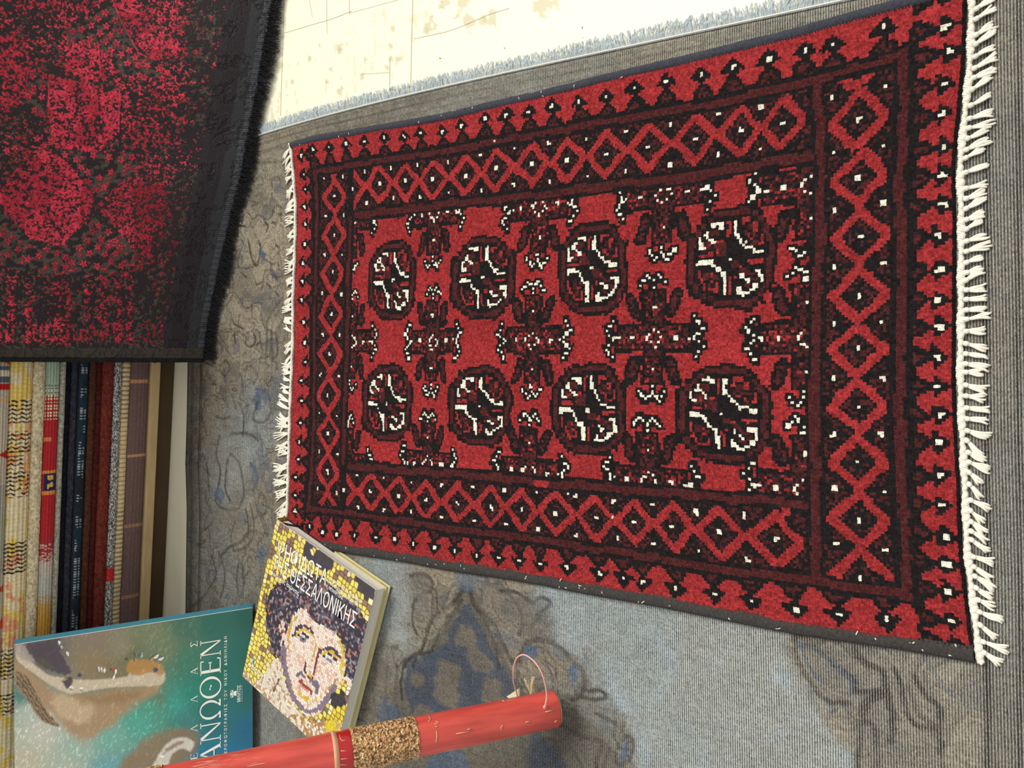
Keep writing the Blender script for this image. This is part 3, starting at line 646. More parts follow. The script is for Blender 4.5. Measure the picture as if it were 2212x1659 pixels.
# leaf and stems near the lower right corner
fillp([(1720, 1372), (1780, 1390), (1830, 1420), (1850, 1480), (1830, 1520), (1790, 1500), (1740, 1440)], pile_c, .6)
ln([(1718, 1375), (1722, 1420), (1745, 1460), (1775, 1500), (1800, 1515), (1840, 1518)], .0050); ln([(1735, 1395), (1765, 1400), (1810, 1440), (1845, 1465), (1850, 1490)], .005, .8)
ln([(1732, 1385), (1745, 1430), (1775, 1470)], .0035, .7, blue); ln([(1760, 1400), (1800, 1430), (1840, 1470), (1838, 1500)], .0035, .7, blue)
fillp([(1840, 1400), (1920, 1410), (2000, 1460), (2030, 1540), (2040, 1700), (1880, 1700), (1850, 1600), (1830, 1540), (1870, 1480)], pile_c, .55)
ln([(1845, 1400), (1870, 1430), (1910, 1450), (1915, 1480), (1930, 1560), (1925, 1600)], .0055); ln([(1930, 1440), (1950, 1480), (1960, 1540), (1990, 1570), (2030, 1580), (2035, 1700)], .0045)
ln([(1850, 1495), (1910, 1490)], .005); ln([(1905, 1500), (1870, 1520), (1865, 1560)], .0055); ln([(1975, 1455), (2000, 1500), (2030, 1530), (2030, 1620)], .0045); ln([(1965, 1480), (1985, 1540), (2015, 1560)], .004, .6)
ln([(1850, 1570), (1880, 1560), (1895, 1600), (1893, 1700)], .005); ln([(1862, 1580), (1855, 1640), (1860, 1700)], .005); ln([(1700, 1352), (1760, 1390), (1800, 1380), (1850, 1420)], .004, .5); ln([(2000, 1420), (2040, 1480), (2060, 1500)], .004, .4, blue)
# upper left stretch: small marks between the pile and the red rug
for pts in [[(560, 345), (545, 360), (540, 400), (530, 410)], [(553, 395), (565, 380), (572, 398), (560, 402)], [(592, 405), (592, 388), (604, 384), (610, 400), (598, 404)], [(590, 420), (592, 432)], [(556, 425), (568, 418), (566, 435)], [(545, 435), (560, 440), (548, 446)], [(593, 455), (600, 462), (612, 464)],
            [(525, 450), (528, 470), (524, 490)], [(520, 488), (534, 490)], [(576, 480), (582, 488), (580, 500)], [(592, 480), (598, 484)], [(540, 520), (548, 560), (560, 575), (566, 540), (562, 520)], [(590, 570), (588, 590), (604, 600), (618, 594)], [(600, 530), (606, 536)], [(527, 555), (527, 570)], [(558, 615), (572, 610), (568, 625)], [(580, 612), (588, 620)], [(600, 632), (606, 640)],
            [(505, 690), (510, 700), (528, 710)], [(548, 660), (548, 685)], [(510, 720), (512, 740)], [(478, 740), (484, 750), (480, 756)], [(534, 728), (535, 745), (548, 748), (556, 735), (552, 722)], [(558, 745), (566, 740), (570, 755)], [(480, 790), (492, 780), (500, 795), (490, 812), (478, 800)], [(455, 830), (470, 830)], [(525, 590), (536, 600)]]:
    ln(pts, .0034, .75)
for pts in [[(617, 640), (600, 660), (583, 690), (580, 720), (578, 780), (575, 830), (570, 860)], [(622, 650), (606, 672), (592, 700), (590, 740), (590, 800), (582, 850)], [(640, 320), (600, 322), (545, 340)], [(640, 345), (580, 352), (535, 350)], [(615, 690), (600, 720), (604, 760), (590, 780)]]:
    ln(pts, .0045, .55)
for q in [[(600, 405), (617, 402), (614, 416), (602, 414)], [(588, 580), (602, 590), (600, 604), (590, 600)], [(567, 545), (578, 548), (576, 560), (566, 558)], [(555, 850), (570, 855), (565, 880), (552, 870)]]: fillp(q, blue, .8)
# end border beside the pile: double dark guard lines, ornament beyond
fr = y_end(Xg)
for off, w, k in ((.006, .006, .75), (.024, .0035, .7), (.030, .003, .45), (.058, .0035, .8), (.064, .003, .5)):
    d = np.abs(Yg-(fr-off-.002*(fbm(Xg*9, Xg*0, 5)-.5))); bl(sm(d, w, w*.4)*(Xg < .5), brown*.75, k)
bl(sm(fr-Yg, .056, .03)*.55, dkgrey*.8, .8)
for pts in [[(530, 800), (545, 790), (560, 810), (550, 830)], [(556, 840), (578, 850), (590, 880), (575, 910), (550, 905), (560, 870)], [(520, 870), (530, 900), (528, 940)], [(470, 900), (485, 905), (500, 900)], [(500, 940), (520, 935), (545, 938), (560, 950)],
            [(478, 940), (470, 980), (480, 1020), (470, 1080), (490, 1100), (520, 1095), (530, 1060), (520, 1000), (500, 980)], [(495, 990), (490, 1050), (500, 1080)], [(545, 1000), (560, 1030), (550, 1060)], [(535, 1100), (540, 1140), (525, 1170), (500, 1180), (480, 1200)], [(548, 1100), (552, 1150), (535, 1180), (510, 1190)],
            [(565, 1070), (560, 1100), (570, 1115), (580, 1090), (570, 1065)], [(460, 1200), (470, 1240), (450, 1280), (420, 1310)], [(520, 1210), (515, 1250), (520, 1290), (530, 1270), (528, 1230), (520, 1210)], [(575, 1150), (560, 1180), (570, 1200)], [(440, 1150), (460, 1130)], [(475, 1190), (490, 1240), (480, 1290)], [(505, 850), (512, 880)], [(450, 1000), (455, 1060)]]:
    ln(pts, .0042, .60)
for q in [[(548, 1005), (562, 1010), (560, 1060), (550, 1055)], [(470, 1060), (482, 1062), (480, 1085), (472, 1080)], [(565, 1180), (576, 1190), (566, 1210)], [(555, 1090), (564, 1100), (556, 1120)], [(566, 830), (590, 850), (580, 870), (560, 850)]]: fillp(q, alb((74, 92, 116)), .6)
# guard lines near the near end (right of the picture) and beside the fringed edge
for px, w, k in ((2133, .0032, .8), (2140, .0022, .4), (2203, .0035, .7), (2211, .002, .4)):
    p = to_xy([(px-1, 0), (px-3, 400), (px-5, 800), (px, 1200), (px-1, 1659)]); yl = np.interp(Xg, [q[0] for q in p][::-1], [q[1] for q in p][::-1])
    bl(sm(np.abs(Yg-yl), w, w*.4), brown*.85, k)
nb_ = sm(.085-Yg, -.01, .01); bl(nb_, alb((96, 92, 84)), .75); wear = np.maximum(wear, nb_*.42)
dF = x_fringe(np.clip(Yg, -.2, 1.45))-Xg
for off, w, k in ((.010, .0018, .5), (.020, .0028, .8), (.034, .002, .5)): bl(sm(np.abs(dF-off-.001*np.sin(Yg*14)), w, w*.4)*(Yg < 1.6), brown*.8, k)
wear = np.maximum(wear, sm(.17-dF, 0, .03)*sm(1.05-Yg, 0, .3)*.55)
bl(sm(.16-dF, 0, .03), alb((122, 116, 102)), .5)
for px, w, k in ((2133, .0030, .85), (2141, .0018, .5), (2203, .0030, .7)):
    p = to_xy([(px-1, 0), (px-3, 400), (px-5, 800), (px, 1200), (px-1, 1659)]); yl = np.interp(Xg, [q[0] for q in p][::-1], [q[1] for q in p][::-1])
    bl(sm(np.abs(Yg-yl), w, w*.4), brown, k)
c = c*(.74+.52*fbm(Xg*150, Yg*150, 88, 2))[..., None]*(.86+.28*nB)[..., None]
wear = np.clip(np.maximum(wear, .12+.45*sm(.9-Yg, 0, .6)), 0, 1)
carpet = empty('grey_carpet', (-.2, .7, 0))
tag(carpet, 'large worn grey-blue carpet with faded brown arabesques, spread on the cream floor', 'carpet')
m, t, b = mat_new('worn_carpet', .95, .1)
at = N(t, 'ShaderNodeVertexColor', layer_name='Col'); wr = N(t, 'ShaderNodeAttribute', attribute_name='wear')
geo = N(t, 'ShaderNodeTexCoord'); sp_ = N(t, 'ShaderNodeSeparateXYZ'); t.links.new(geo.outputs['Object'], sp_.inputs[0])
# warp threads: fine ribs running across the carpet, strongest where the pile is worn away
def mth(op, a, b_=None):
    n = N(t, 'ShaderNodeMath', operation=op)
    for i, v in enumerate((a, b_)):
        if v is None: continue
        if isinstance(v, (int, float)): n.inputs[i].default_value = v
        else: t.links.new(v, n.inputs[i])
    return n.outputs[0]
nzw = N(t, 'ShaderNodeTexNoise', Scale=5.0, Detail=1.0); t.links.new(geo.outputs['Object'], nzw.inputs['Vector'])
wob = mth('MULTIPLY', nzw.outputs['Fac'], .0022)
yy = mth('ADD', sp_.outputs['Y'], wob)
rib = mth('SINE', mth('MULTIPLY', yy, 2*math.pi/.0031)); rib01 = mth('MULTIPLY', mth('ADD', rib, 1.0), .5)
mpf = N(t, 'ShaderNodeMapping'); mpf.inputs['Scale'].default_value = (330, 900, 1); t.links.new(geo.outputs['Object'], mpf.inputs[0])
nf = N(t, 'ShaderNodeTexNoise', Scale=1.0, Detail=2.0); t.links.new(mpf.outputs[0], nf.inputs['Vector'])
mpg = N(t, 'ShaderNodeMapping'); mpg.inputs['Scale'].default_value = (420, 16, 1); t.links.new(geo.outputs['Object'], mpg.inputs[0])
ng = N(t, 'ShaderNodeTexNoise', Scale=1.0, Detail=2.0); t.links.new(mpg.outputs[0], ng.inputs['Vector'])
amp = mth('ADD', mth('MULTIPLY', wr.outputs['Fac'], .70), .20)
s1 = mth('MULTIPLY', mth('MULTIPLY', mth('SUBTRACT', rib01, .5), amp), mth('MULTIPLY', nf.outputs['Fac'], 1.8))
nh = N(t, 'ShaderNodeTexNoise', Scale=260.0, Detail=2.0); t.links.new(geo.outputs['Object'], nh.inputs['Vector'])
s2 = mth('ADD', mth('MULTIPLY', mth('SUBTRACT', nf.outputs['Fac'], .5), 1.5), mth('MULTIPLY', mth('SUBTRACT', nh.outputs['Fac'], .5), 1.5))
s3 = mth('MULTIPLY', mth('SUBTRACT', ng.outputs['Fac'], .5), .6)
fac = mth('ADD', mth('ADD', mth('ADD', s1, s2), s3), 1.0)
fac = mth('MAXIMUM', fac, .15)
sc = N(t, 'ShaderNodeVectorMath', operation='SCALE'); t.links.new(at.outputs['Color'], sc.inputs[0]); t.links.new(fac, sc.inputs['Scale'])
# bare cotton warps read near white
mixc = N(t, 'ShaderNodeMix', data_type='RGBA'); t.links.new(sc.outputs[0], mixc.inputs[6]); mixc.inputs[7].default_value = tuple(alb((214, 218, 212)))+(1,)
fw_ = mth('MULTIPLY', mth('MULTIPLY', mth('MULTIPLY', mth('POWER', rib01, 2.5), wr.outputs['Fac']), mth('POWER', mth('MULTIPLY', nf.outputs['Fac'], 1.75), 2.2)), .80); t.links.new(fw_, mixc.inputs[0])
t.links.new(mixc.outputs[2], b.inputs['Base Color'])
bp = N(t, 'ShaderNodeBump', Strength=.6, Distance=.0012); t.links.new(mth('ADD', rib01, mth('MULTIPLY', nf.outputs['Fac'], 1.6)), bp.inputs['Height']); t.links.new(bp.outputs[0], b.inputs['Normal'])
zc = .0042-.0014*wear+.0006*(nC-.5)+.0010*(nB-.5)
zc = zc*np.clip(np.minimum(np.minimum(V, 1-V), np.minimum(U, 1-U))/.003, .2, 1)
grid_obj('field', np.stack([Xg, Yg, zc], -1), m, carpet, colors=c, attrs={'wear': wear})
# fringe of the carpet: short pale blue threads
mfr = mat_noise('carpet_fringe', (196, 208, 216), k=.25, scale=200, bump=0)
parts = []; y = -.35
while y < 1.50:
    x = float(x_fringe(np.array(min(max(y, -.2), 1.45)))); l = random.uniform(.016, .025); s = random.uniform(-.35, .35)+.25*math.sin(y*40); z0 = .0035
    p = [(x-.002, y, z0), (x+l*.35, y+s*l*.3, z0+.001+random.random()*.002), (x+l*.7, y+s*l*.75, z0-.0005), (x+l, y+s*l+random.uniform(-.003, .003), .0012)]
    w = .0007; V4 = []
    for q in p: V4 += [(q[0], q[1]-w, q[2]), (q[0], q[1]+w, q[2]), (q[0], q[1], q[2]+w)]
    F4 = []
    for i in range(3):
        for k in range(3): a = i*3+k; b_ = i*3+(k+1) % 3; F4.append((a, b_, b_+3, a+3))
    parts.append((np.array(V4), F4)); y += random.uniform(.0009, .0019)
v_, f_ = join_geo(parts); tag(mesh_obj('fringe', v_, f_, mfr, carpet), 'pale blue fringe', kind='stuff')
s = np.linspace(-.4, 1.5, 300); pts = np.c_[x_fringe(np.clip(s, -.2, 1.45)), s, np.full(300, .0045)]
v_, f_ = tube(pts, .0011, 6); mesh_obj('binding', v_, f_, cot, carpet, True)
# ------------------------------------------------------------------ low platform, pile of folded rugs, draped rug
PA = np.array(fl(348, 775, .04)[:2]); PB = np.array(fl(320, 1380, .04)[:2])
pd = (PA-PB)/np.linalg.norm(PA-PB); pn = np.array([pd[1], -pd[0]])           # pn faces the camera
if pn[1] > 0: pn = -pn
def front(x): return PA[1]+(x-PA[0])*pd[1]/pd[0]
X0, X1 = -1.10, .98
plat = empty('low_platform', (0, 2.0, 0)); tag(plat, 'low cream-coloured wooden platform under the pile of folded rugs', 'platform')
mwood = mat_noise('cream_board', (212, 184, 136), k=.12, scale=14, rough=.6, bump=.1, stretch=(1, 8, 8))
def boxv(x0, x1, yf, depth, z0, z1, bev=0):
    V = []
    for x in (x0, x1):
        y = front(x)+yf
        V += [(x, y, z0), (x, y+depth, z0), (x, y+depth, z1), (x, y, z1)]
    return np.array(V), [(0, 1, 2, 3), (4, 7, 6, 5), (0, 3, 7, 4), (1, 5, 6, 2), (3, 2, 6, 7), (0, 4, 5, 1)]
o = mesh_obj('board', *boxv(X0, X1, -.002, .62, .040, .0625), mwood, plat)
bv = o.modifiers.new('b', 'BEVEL'); bv.width = .003; bv.segments = 2
mbase = mat_noise('plinth_shade_brown', (84, 68, 50), k=.12, scale=10, bump=.1)  # plinth brown kept dark to stand in for the shadow below the board
mesh_obj('plinth', *boxv(X0+.01, X1-.01, .010, .58, .0008, .040), mbase, plat)

LX = np.r_[np.linspace(X0, .16, 620), np.linspace(.18, X1, 60)]
def y2x(py, px=150): return float(vplane(px, py, PA, PB)[0])
def seg(X, a, b):      # mask between two photo rows (the pile runs along the picture's vertical)
    xa, xb = y2x(a), y2x(b); return (X < max(xa, xb)) & (X > min(xa, xb))
def roll(name, z0, z1, mat, colf, parent, bulge=.016, inset=0.0, ribs=0, fuzz=0.0, depth=.55, n=26, wob=.002, seed=0):
    """one fold of a rug lying on the pile: flat below and above, rounded in front"""
    h = z1-z0; a = np.linspace(-math.pi/2, math.pi/2, n)
    b_ = bulge*np.ones_like(a)
    py = -np.cos(a)**.6*bulge; pz = (z0+z1)/2+np.sin(a)*h/2*1.0
    prof = [(depth, z0+.0005), (bulge, z0+.0005)]+[(bulge+y_, z_) for y_, z_ in zip(py, pz)]+[(bulge, z1-.0005), (depth, z1-.0005)]
    prof = np.array(prof); Q = np.arange(len(prof))
    X, Qg = np.meshgrid(LX, Q, indexing='ij')
    Yp = prof[Qg, 0]; Zp = prof[Qg, 1]
    th = np.r_[0, 0, a/math.pi+.5, 1, 1][Qg]
    frm = (Qg > 1) & (Qg < len(prof)-2)
    off = wob*(fbm(X*9+seed*3.1, X*0+seed, seed)-.5)*2
    zw = .0007*(fbm(X*6, X*0, 5)-.5)*2*min(1, (z0-.0629)/.05)
    rb = ribs and .0010*np.cos(th*2*math.pi*ribs)
    fz = fuzz*(fbm(X*260, th*26, seed+9, 2)-.5)*2
    Y = np.array([front(x) for x in LX])[:, None]+inset+Yp+np.where(frm, off-(rb if ribs else 0)-fz, off)
    P = np.stack([X, Y, Zp+zw*np.where(Qg < 1, 0, 1)], -1)
    col = colf(X, th)
    return grid_obj(name, P, mat, parent, colors=col)
def C(c): return np.minimum(alb(c)*1.70, .95)
def pick(X, base, rules):
    c = np.ones(X.shape+(3,))*C(base)
    for m, k in rules: c = np.where(m[..., None], C(k), c)
    return c
mk = mat_noise('flatweave', None, k=.22, scale=300, bump=.6, bscale=500, bdist=.0015, attr='Col')
mf = mat_noise('shag', None, k=.45, scale=170, bump=1.0, bscale=380, bdist=.004, attr='Col')
G = 'folded rugs in the pile'
def thing_rug(label):
    e = empty('folded_rug', (-.1, 1.95, 0)); return tag(e, label, 'rug', G)
# 1 mauve-brown rug at the bottom
e = thing_rug('mauve-brown folded rug with thin orange bars, lowest in the pile, on the platform')
def c_mauve(X, th):
    c = pick(X, (100, 80, 76), []); m = np.zeros(X.shape, bool)
    for yy in (826, 996, 1159, 1320): m |= seg(X, yy-4, yy+4)
    m &= (th > .12) & (th < .88) & (rnd((X*900), 0*X, 3) > .3)
    c = np.where(m[..., None], C((172, 126, 96)), c); return c*(.85+.3*fbm(X*300, th*40, 3))[..., None]
roll('fold', .0630, .1085, mk, c_mauve, e, bulge=.014, fuzz=.0006, seed=1, ribs=8)
# 2 grey speckled rug with beige overcast edge
e = thing_rug('silver-grey flecked folded rug with beige overcast edge, directly on the mauve one')
def c_beige(X, th): return pick(X, (186, 166, 128), [])*np.where(np.sin(X*620) > .55, .45, 1.12)[..., None]
roll('binding', .1085, .1255, mk, c_beige, e, bulge=.008, fuzz=.0010, seed=2)
def c_silver(X, th):
    n = fbm(X*520+th*8, th*30, 6, 2); c = np.where((n > .55)[..., None], C((200, 198, 192)), C((84, 82, 82)))
    return np.where(seg(X, 1245, 1275)[..., None], C((190, 50, 56)), c)
roll('fold', .1255, .1430, mf, c_silver, e, bulge=.009, fuzz=.0014, seed=3)
# 3 rust rug with brown fold
e = thing_rug('rust-red shaggy folded rug with a dark brown fold above, between grey and navy ones')
roll('fold', .1430, .1680, mf, lambda X, th: pick(X, (108, 46, 38), [])*(.6+.8*fbm(X*140, th*9, 8, 3))[..., None], e, bulge=.013, fuzz=.0022, seed=4)
roll('fold', .1680, .1800, mf, lambda X, th: pick(X, (74, 27, 25), [])*(.6+.8*fbm(X*140, th*9, 9, 3))[..., None], e, bulge=.009, fuzz=.0016, inset=.004, seed=5)
roll('fold', .1800, .1970, mf, lambda X, th: pick(X, (76, 46, 34), [(th > .8, (36, 24, 20))])*(.7+.6*fbm(X*120, th*9, 19, 3))[..., None], e, bulge=.010, fuzz=.0012, inset=.003, seed=6)
# 4 navy / teal
e = thing_rug('near-black folded rug with teal-blue stitched band, above the rust-red one')
def c_teal(X, th):
    c = pick(X, (30, 34, 42), []); t1 = (th > .25) & (th < .78); b = fbm(X*26, th*2, 12, 3)
    c = np.where((t1 & (b > .42))[..., None], C((26, 44, 56)), c)
    st = (np.sin(X*1100) > .3) & ((abs(th-.62) < .07) | (abs(th-.40) < .05)) & (fbm(X*40, th, 4) > .52)
    c = np.where(st[..., None], C((150, 158, 160)), c); return c
roll('fold', .1970, .2190, mk, c_teal, e, bulge=.012, fuzz=.0010, seed=7)
roll('fold', .2190, .2310, mf, lambda X, th: pick(X, (50, 52, 62), [])*(.5+.9*fbm(X*200, th*6, 18, 2))[..., None], e, bulge=.010, inset=.002, fuzz=.0020, seed=8)
roll('fold', .2310, .2440, mf, lambda X, th: pick(X, (22, 24, 34), [])*(.5+.9*fbm(X*200, th*6, 28, 2))[..., None], e, bulge=.008, inset=.008, fuzz=.0020, seed=9)
# 5 mint / red / yellow with a pale binding
e = thing_rug('folded flatweave banded mint, red, pale grey and mustard, with grey rope-like binding')
roll('binding', .2440, .2550, mf, lambda X, th: pick(X, (150, 148, 134), [])*(.7+.6*fbm(X*300, th*6, 38, 2))[..., None], e, bulge=.010, fuzz=.0010, seed=10)
def c_kil(X, th):
    rib = np.cos(th*2*math.pi*7)
    c = pick(X, (150, 172, 152), [(seg(X, 1010, 1155), (166, 40, 46)), (seg(X, 905, 1010), (166, 40, 46)), (seg(X, 852, 905), (166, 40, 46)), (seg(X, 1205, 1290), (172, 172, 164)), (seg(X, 1290, 1500), (190, 146, 66))])
    dots = (np.sin(X*900) > -.1) & (rib > -.2)
    c = np.where((seg(X, 838, 905) & dots)[..., None], C((224, 204, 170)), c)
    c = np.where((seg(X, 830, 852) & (np.sin(X*900) > .5) & (rib > 0))[..., None], C((90, 50, 50)), c)
    c = np.where((seg(X, 942, 950) & (th > .5))[..., None], C((196, 120, 80)), c)
    c = np.where((seg(X, 1012, 1018) | seg(X, 1056, 1064))[..., None], C((206, 130, 66)), c)
    c = np.where((seg(X, 1018, 1056) & (th > .15) & (th < .8))[..., None], C((36, 42, 76)), c)
    c = np.where((seg(X, 1022, 1052) & (th > .35) & (th < .62) & (fbm(X*120, th*6, 2) > .5))[..., None], C((204, 164, 80)), c)
    k = np.clip((X-y2x(1230))/(y2x(1150)-y2x(1230)), 0, 1)
    fade = seg(X, 1150, 1232) & (rnd((X*500), (th*9), 7) > k*1.1)
    c = np.where(fade[..., None], C((186, 170, 160)), c); c = np.where((seg(X, 1150, 1205) & ~fade)[..., None], C((158, 48, 52)), c)
    c = np.where((seg(X, 1275, 1310) & (rnd((X*400), (th*9), 8) > .5))[..., None], C((180, 150, 100)), c)
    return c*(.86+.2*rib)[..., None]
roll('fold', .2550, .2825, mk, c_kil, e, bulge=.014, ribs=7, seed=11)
# 6 cream shaggy
e = thing_rug('plain cream fleecy folded rug between the banded flatweave and the brown-dashed one')
roll('fold', .2825, .3055, mf, lambda X, th: pick(X, (196, 184, 152), [])*(.80+.4*fbm(X*180, th*8, 48, 3))[..., None], e, bulge=.015, fuzz=.0020, seed=12)
# 7 cream-yellow with brown dashes
e = thing_rug('cream and yellow folded rug with rows of dark brown dashes, second from the top')
def c_dash(X, th):
    rib = np.cos(th*2*math.pi*7); c = pick(X, (206, 192, 156), [])
    yel = fbm(X*34, th*3, 15, 3); c = np.where((yel > .56)[..., None], C((214, 180, 98)), c)
    c = np.where((seg(X, 1180, 1500) & (fbm(X*45, th*4, 16, 3) > .60))[..., None], C((206, 142, 110)), c)
    c = np.where((seg(X, 905, 1060) & (fbm(X*45, th*4, 17, 3) > .58))[..., None], C((212, 150, 100)), c)
    z = seg(X, 862, 908) | seg(X, 925, 970) | seg(X, 1010, 1062) | seg(X, 1148, 1175) | (seg(X, 1175, 1500) & (fbm(X*20, th*0, 13) > .5)) | (seg(X, 975, 1012) & (th > .4))
    d = z & (np.sin(X*740+1.2*np.sin(th*2*math.pi*3.5)) > .25) & (fbm(X*60, th*7, 22) > .30)
    c = np.where(d[..., None], C((52, 34, 30)), c); c = np.where(((np.sin(X*740) < -.4) & ~d)[..., None], c*1.1, c)
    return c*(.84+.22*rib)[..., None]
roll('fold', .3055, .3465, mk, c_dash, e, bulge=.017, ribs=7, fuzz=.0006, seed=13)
# 8 kilim on top
e = thing_rug('grey-white ribbed kilim with small orange-red motifs, on top of the pile')
def c_top(X, th):
    rib = np.cos(th*2*math.pi*14); c = pick(X, (176, 168, 152), [(fbm(X*7, X*0, 3) > .55, (156, 152, 142)), (seg(X, 1090, 1180), (150, 154, 136))])
    for a, b_, k, lo in [(770, 792, (176, 66, 34), .0), (800, 812, (214, 200, 176), .0), (828, 840, (176, 30, 38), .0), (792, 800, (90, 100, 110), 0), (856, 866, (190, 160, 120), .0), (958, 985, (160, 44, 30), .0), (1234, 1254, (176, 70, 40), .0), (1300, 1330, (190, 74, 50), .0), (812, 826, (84, 92, 100), 0)]:
        mid = (a+b_)/2; m = seg(X, a-8*0, b_) & (th < .34-.0*X)
        if b_-a > 18:
            xm = y2x(mid); hw = abs(y2x(a)-xm); m = (abs(X-xm)/hw+th/.36 < 1)
        c = np.where(m[..., None], C(k), c)
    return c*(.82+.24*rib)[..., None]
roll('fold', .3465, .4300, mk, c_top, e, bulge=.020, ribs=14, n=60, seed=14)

# draped machine-made rug hanging over the pile
HEM = np.array([fl(x, y, .016)[:2] for x, y in [(438, 778), (448, 700), (470, 590), (497, 470), (520, 380), (536, 290), (548, 230), (562, 150), (578, 60), (588, 0)]])
s_h = HEM[:, 0]; hf = lambda x: np.interp(x, s_h, HEM[:, 1]) if True else 0
slope = (HEM[-1, 1]-HEM[-3, 1])/(HEM[-1, 0]-HEM[-3, 0])
def hemY(x): return np.where(x > s_h[-1], HEM[-1, 1]+(x-s_h[-1])*slope*.6, np.interp(x, s_h, HEM[:, 1]))
DX0, DX1, ZT = s_h[0], 1.06, .446
ns, nt1, nt2 = 800, 480, 16
sx = np.linspace(DX0, DX1, ns); tt = np.r_[np.linspace(0, 1, nt1), 1+np.linspace(0, 1, nt2+1)[1:]]
Sx, Tt = np.meshgrid(sx, tt, indexing='ij')
ytop = np.array([front(x) for x in sx])[:, None]-.026
hy = hemY(sx); 
for _ in range(8): hy[1:-1] = .25*hy[:-2]+.5*hy[1:-1]+.25*hy[2:]
hy = hy[:, None]
t1 = np.clip(Tt, 0, 1); t2 = np.clip(Tt-1, 0, 1)
zz = .016+(ZT-.016)*(t1 if True else 0)
zz = .016+(ZT-.016)*(1-(1-t1)**1.0); bend = np.clip((t1-.90)/.10, 0, 1)
yy = hy+(ytop-hy)*(1-(1-t1)**1.6)
foldw = .010*np.sin(Sx*9+1)*np.sin(np.pi*t1)*1.0+.006*np.sin(Sx*21+4*t1)*np.sin(np.pi*t1)*(1-.5*t1)
yy = yy-foldw*(t1 < 1)
zz = np.where(Tt <= 1, zz-(bend**2)*.006, ZT-.006+.006*np.minimum(t2*20, 1)*0)
yy = yy+bend**3*.010+t2*.55
yy = yy+0*zz
Pd = np.stack([Sx, yy, zz], -1)
def PXZ(Pw):
    v = [Pw[..., 0]*RT[i]+Pw[..., 1]*FW[i]+(Pw[..., 2]-CAM_H)*UP[i] for i in range(3)]
    return P0[0]+F_PX*v[0]/v[2], P0[1]+F_PX*v[1]/v[2]
qx, qy = PXZ(Pd)
arc = np.cumsum(np.r_[np.zeros((1, ns)), np.linalg.norm(np.diff(Pd, axis=1), axis=2).T], 0).T     # metres up from the hem
Sm = Sx-DX0
dh = arc
olive, blk, red1, red2 = alb((84, 80, 72)), alb((42, 32, 37)), alb((232, 58, 84)), alb((150, 24, 46))
ns1 = fbm(Sm/.0030, arc/.0034, 101, 2); ns2 = fbm(Sm/.0075, arc/.008, 102, 3); ns3 = fbm(Sm/.03, arc/.035, 103, 3); ns4 = fbm(Sm/.09, arc/.09, 104, 3)
def ip(pts): return inpoly(qx, qy, pts)
den = .40+.30*(ns4-.5)*2
den = np.where(ip([(10, 400), (60, 330), (110, 322), (160, 365), (200, 420), (202, 465), (130, 532), (60, 512), (0, 440), (-60, 400), (-60, 380)]), .80, den)
den = np.where(ip([(105, 160), (262, 200), (258, 285), (205, 330), (120, 320), (100, 240)]), .80, den)
den = np.where(ip([(140, 100), (180, 92), (240, 120), (252, 160), (200, 182), (140, 162)]), .76, den)
den = np.where(ip([(243, 0), (285, 0), (312, 62), (405, 88), (400, 125), (330, 130), (292, 92), (262, 40)]), .78, den)
den = np.where(ip([(285, 0), (425, -20), (415, 90), (312, 62)]), .52, den)
den = np.where(ip([(-80, 50), (60, 90), (62, 205), (-80, 290)]), .70, den)
den = np.where(ip([(-80, -60), (235, -60), (225, 10), (165, 60), (60, 30)]), .56, den)
den = np.where(ip([(208, 445), (270, 385), (352, 400), (372, 470), (310, 562), (262, 505)]), .72, den)
den = np.where(ip([(110, 250), (200, 260), (230, 330), (150, 330)]), .72, den)
den = np.where(ip([(262, 160), (360, 200), (370, 300), (300, 330), (262, 290)]), .48, den)
low = np.clip((qy-560)/40, 0, 1); cols = np.zeros_like(qx)
for xc, w in [(22, 12), (60, 8), (128, 18), (145, 10), (190, 8), (222, 10), (255, 10), (280, 8)]: cols = np.maximum(cols, np.exp(-((qx-xc)/w)**2))
den = den*(1-low)+low*(.16+.42*cols)
rf = np.clip((qx-(375-.12*np.clip(qy-200, 0, 600)))/55, 0, 1); den = den*(1-rf)+rf*(.10)
redmask = (ns1*.6+ns2*.4) < (.285+.33*den)
redmask &= ~((qy > 745) | (dh < .085))
# hem-side column of red flecks
lx = np.interp(qy, [-100, 0, 100, 200, 300, 420, 600, 760], [528, 528, 528, 505, 458, 438, 428, 412])
strk = np.exp(-((qx-lx)/7)**2)+.6*np.exp(-((qx-lx-14)/5)**2)*(qy < 120)
redmask |= (ns1 < .30+.26*strk*ns3*1.6) & (strk > .25)
mf_ = np.zeros(qx.shape, bool)
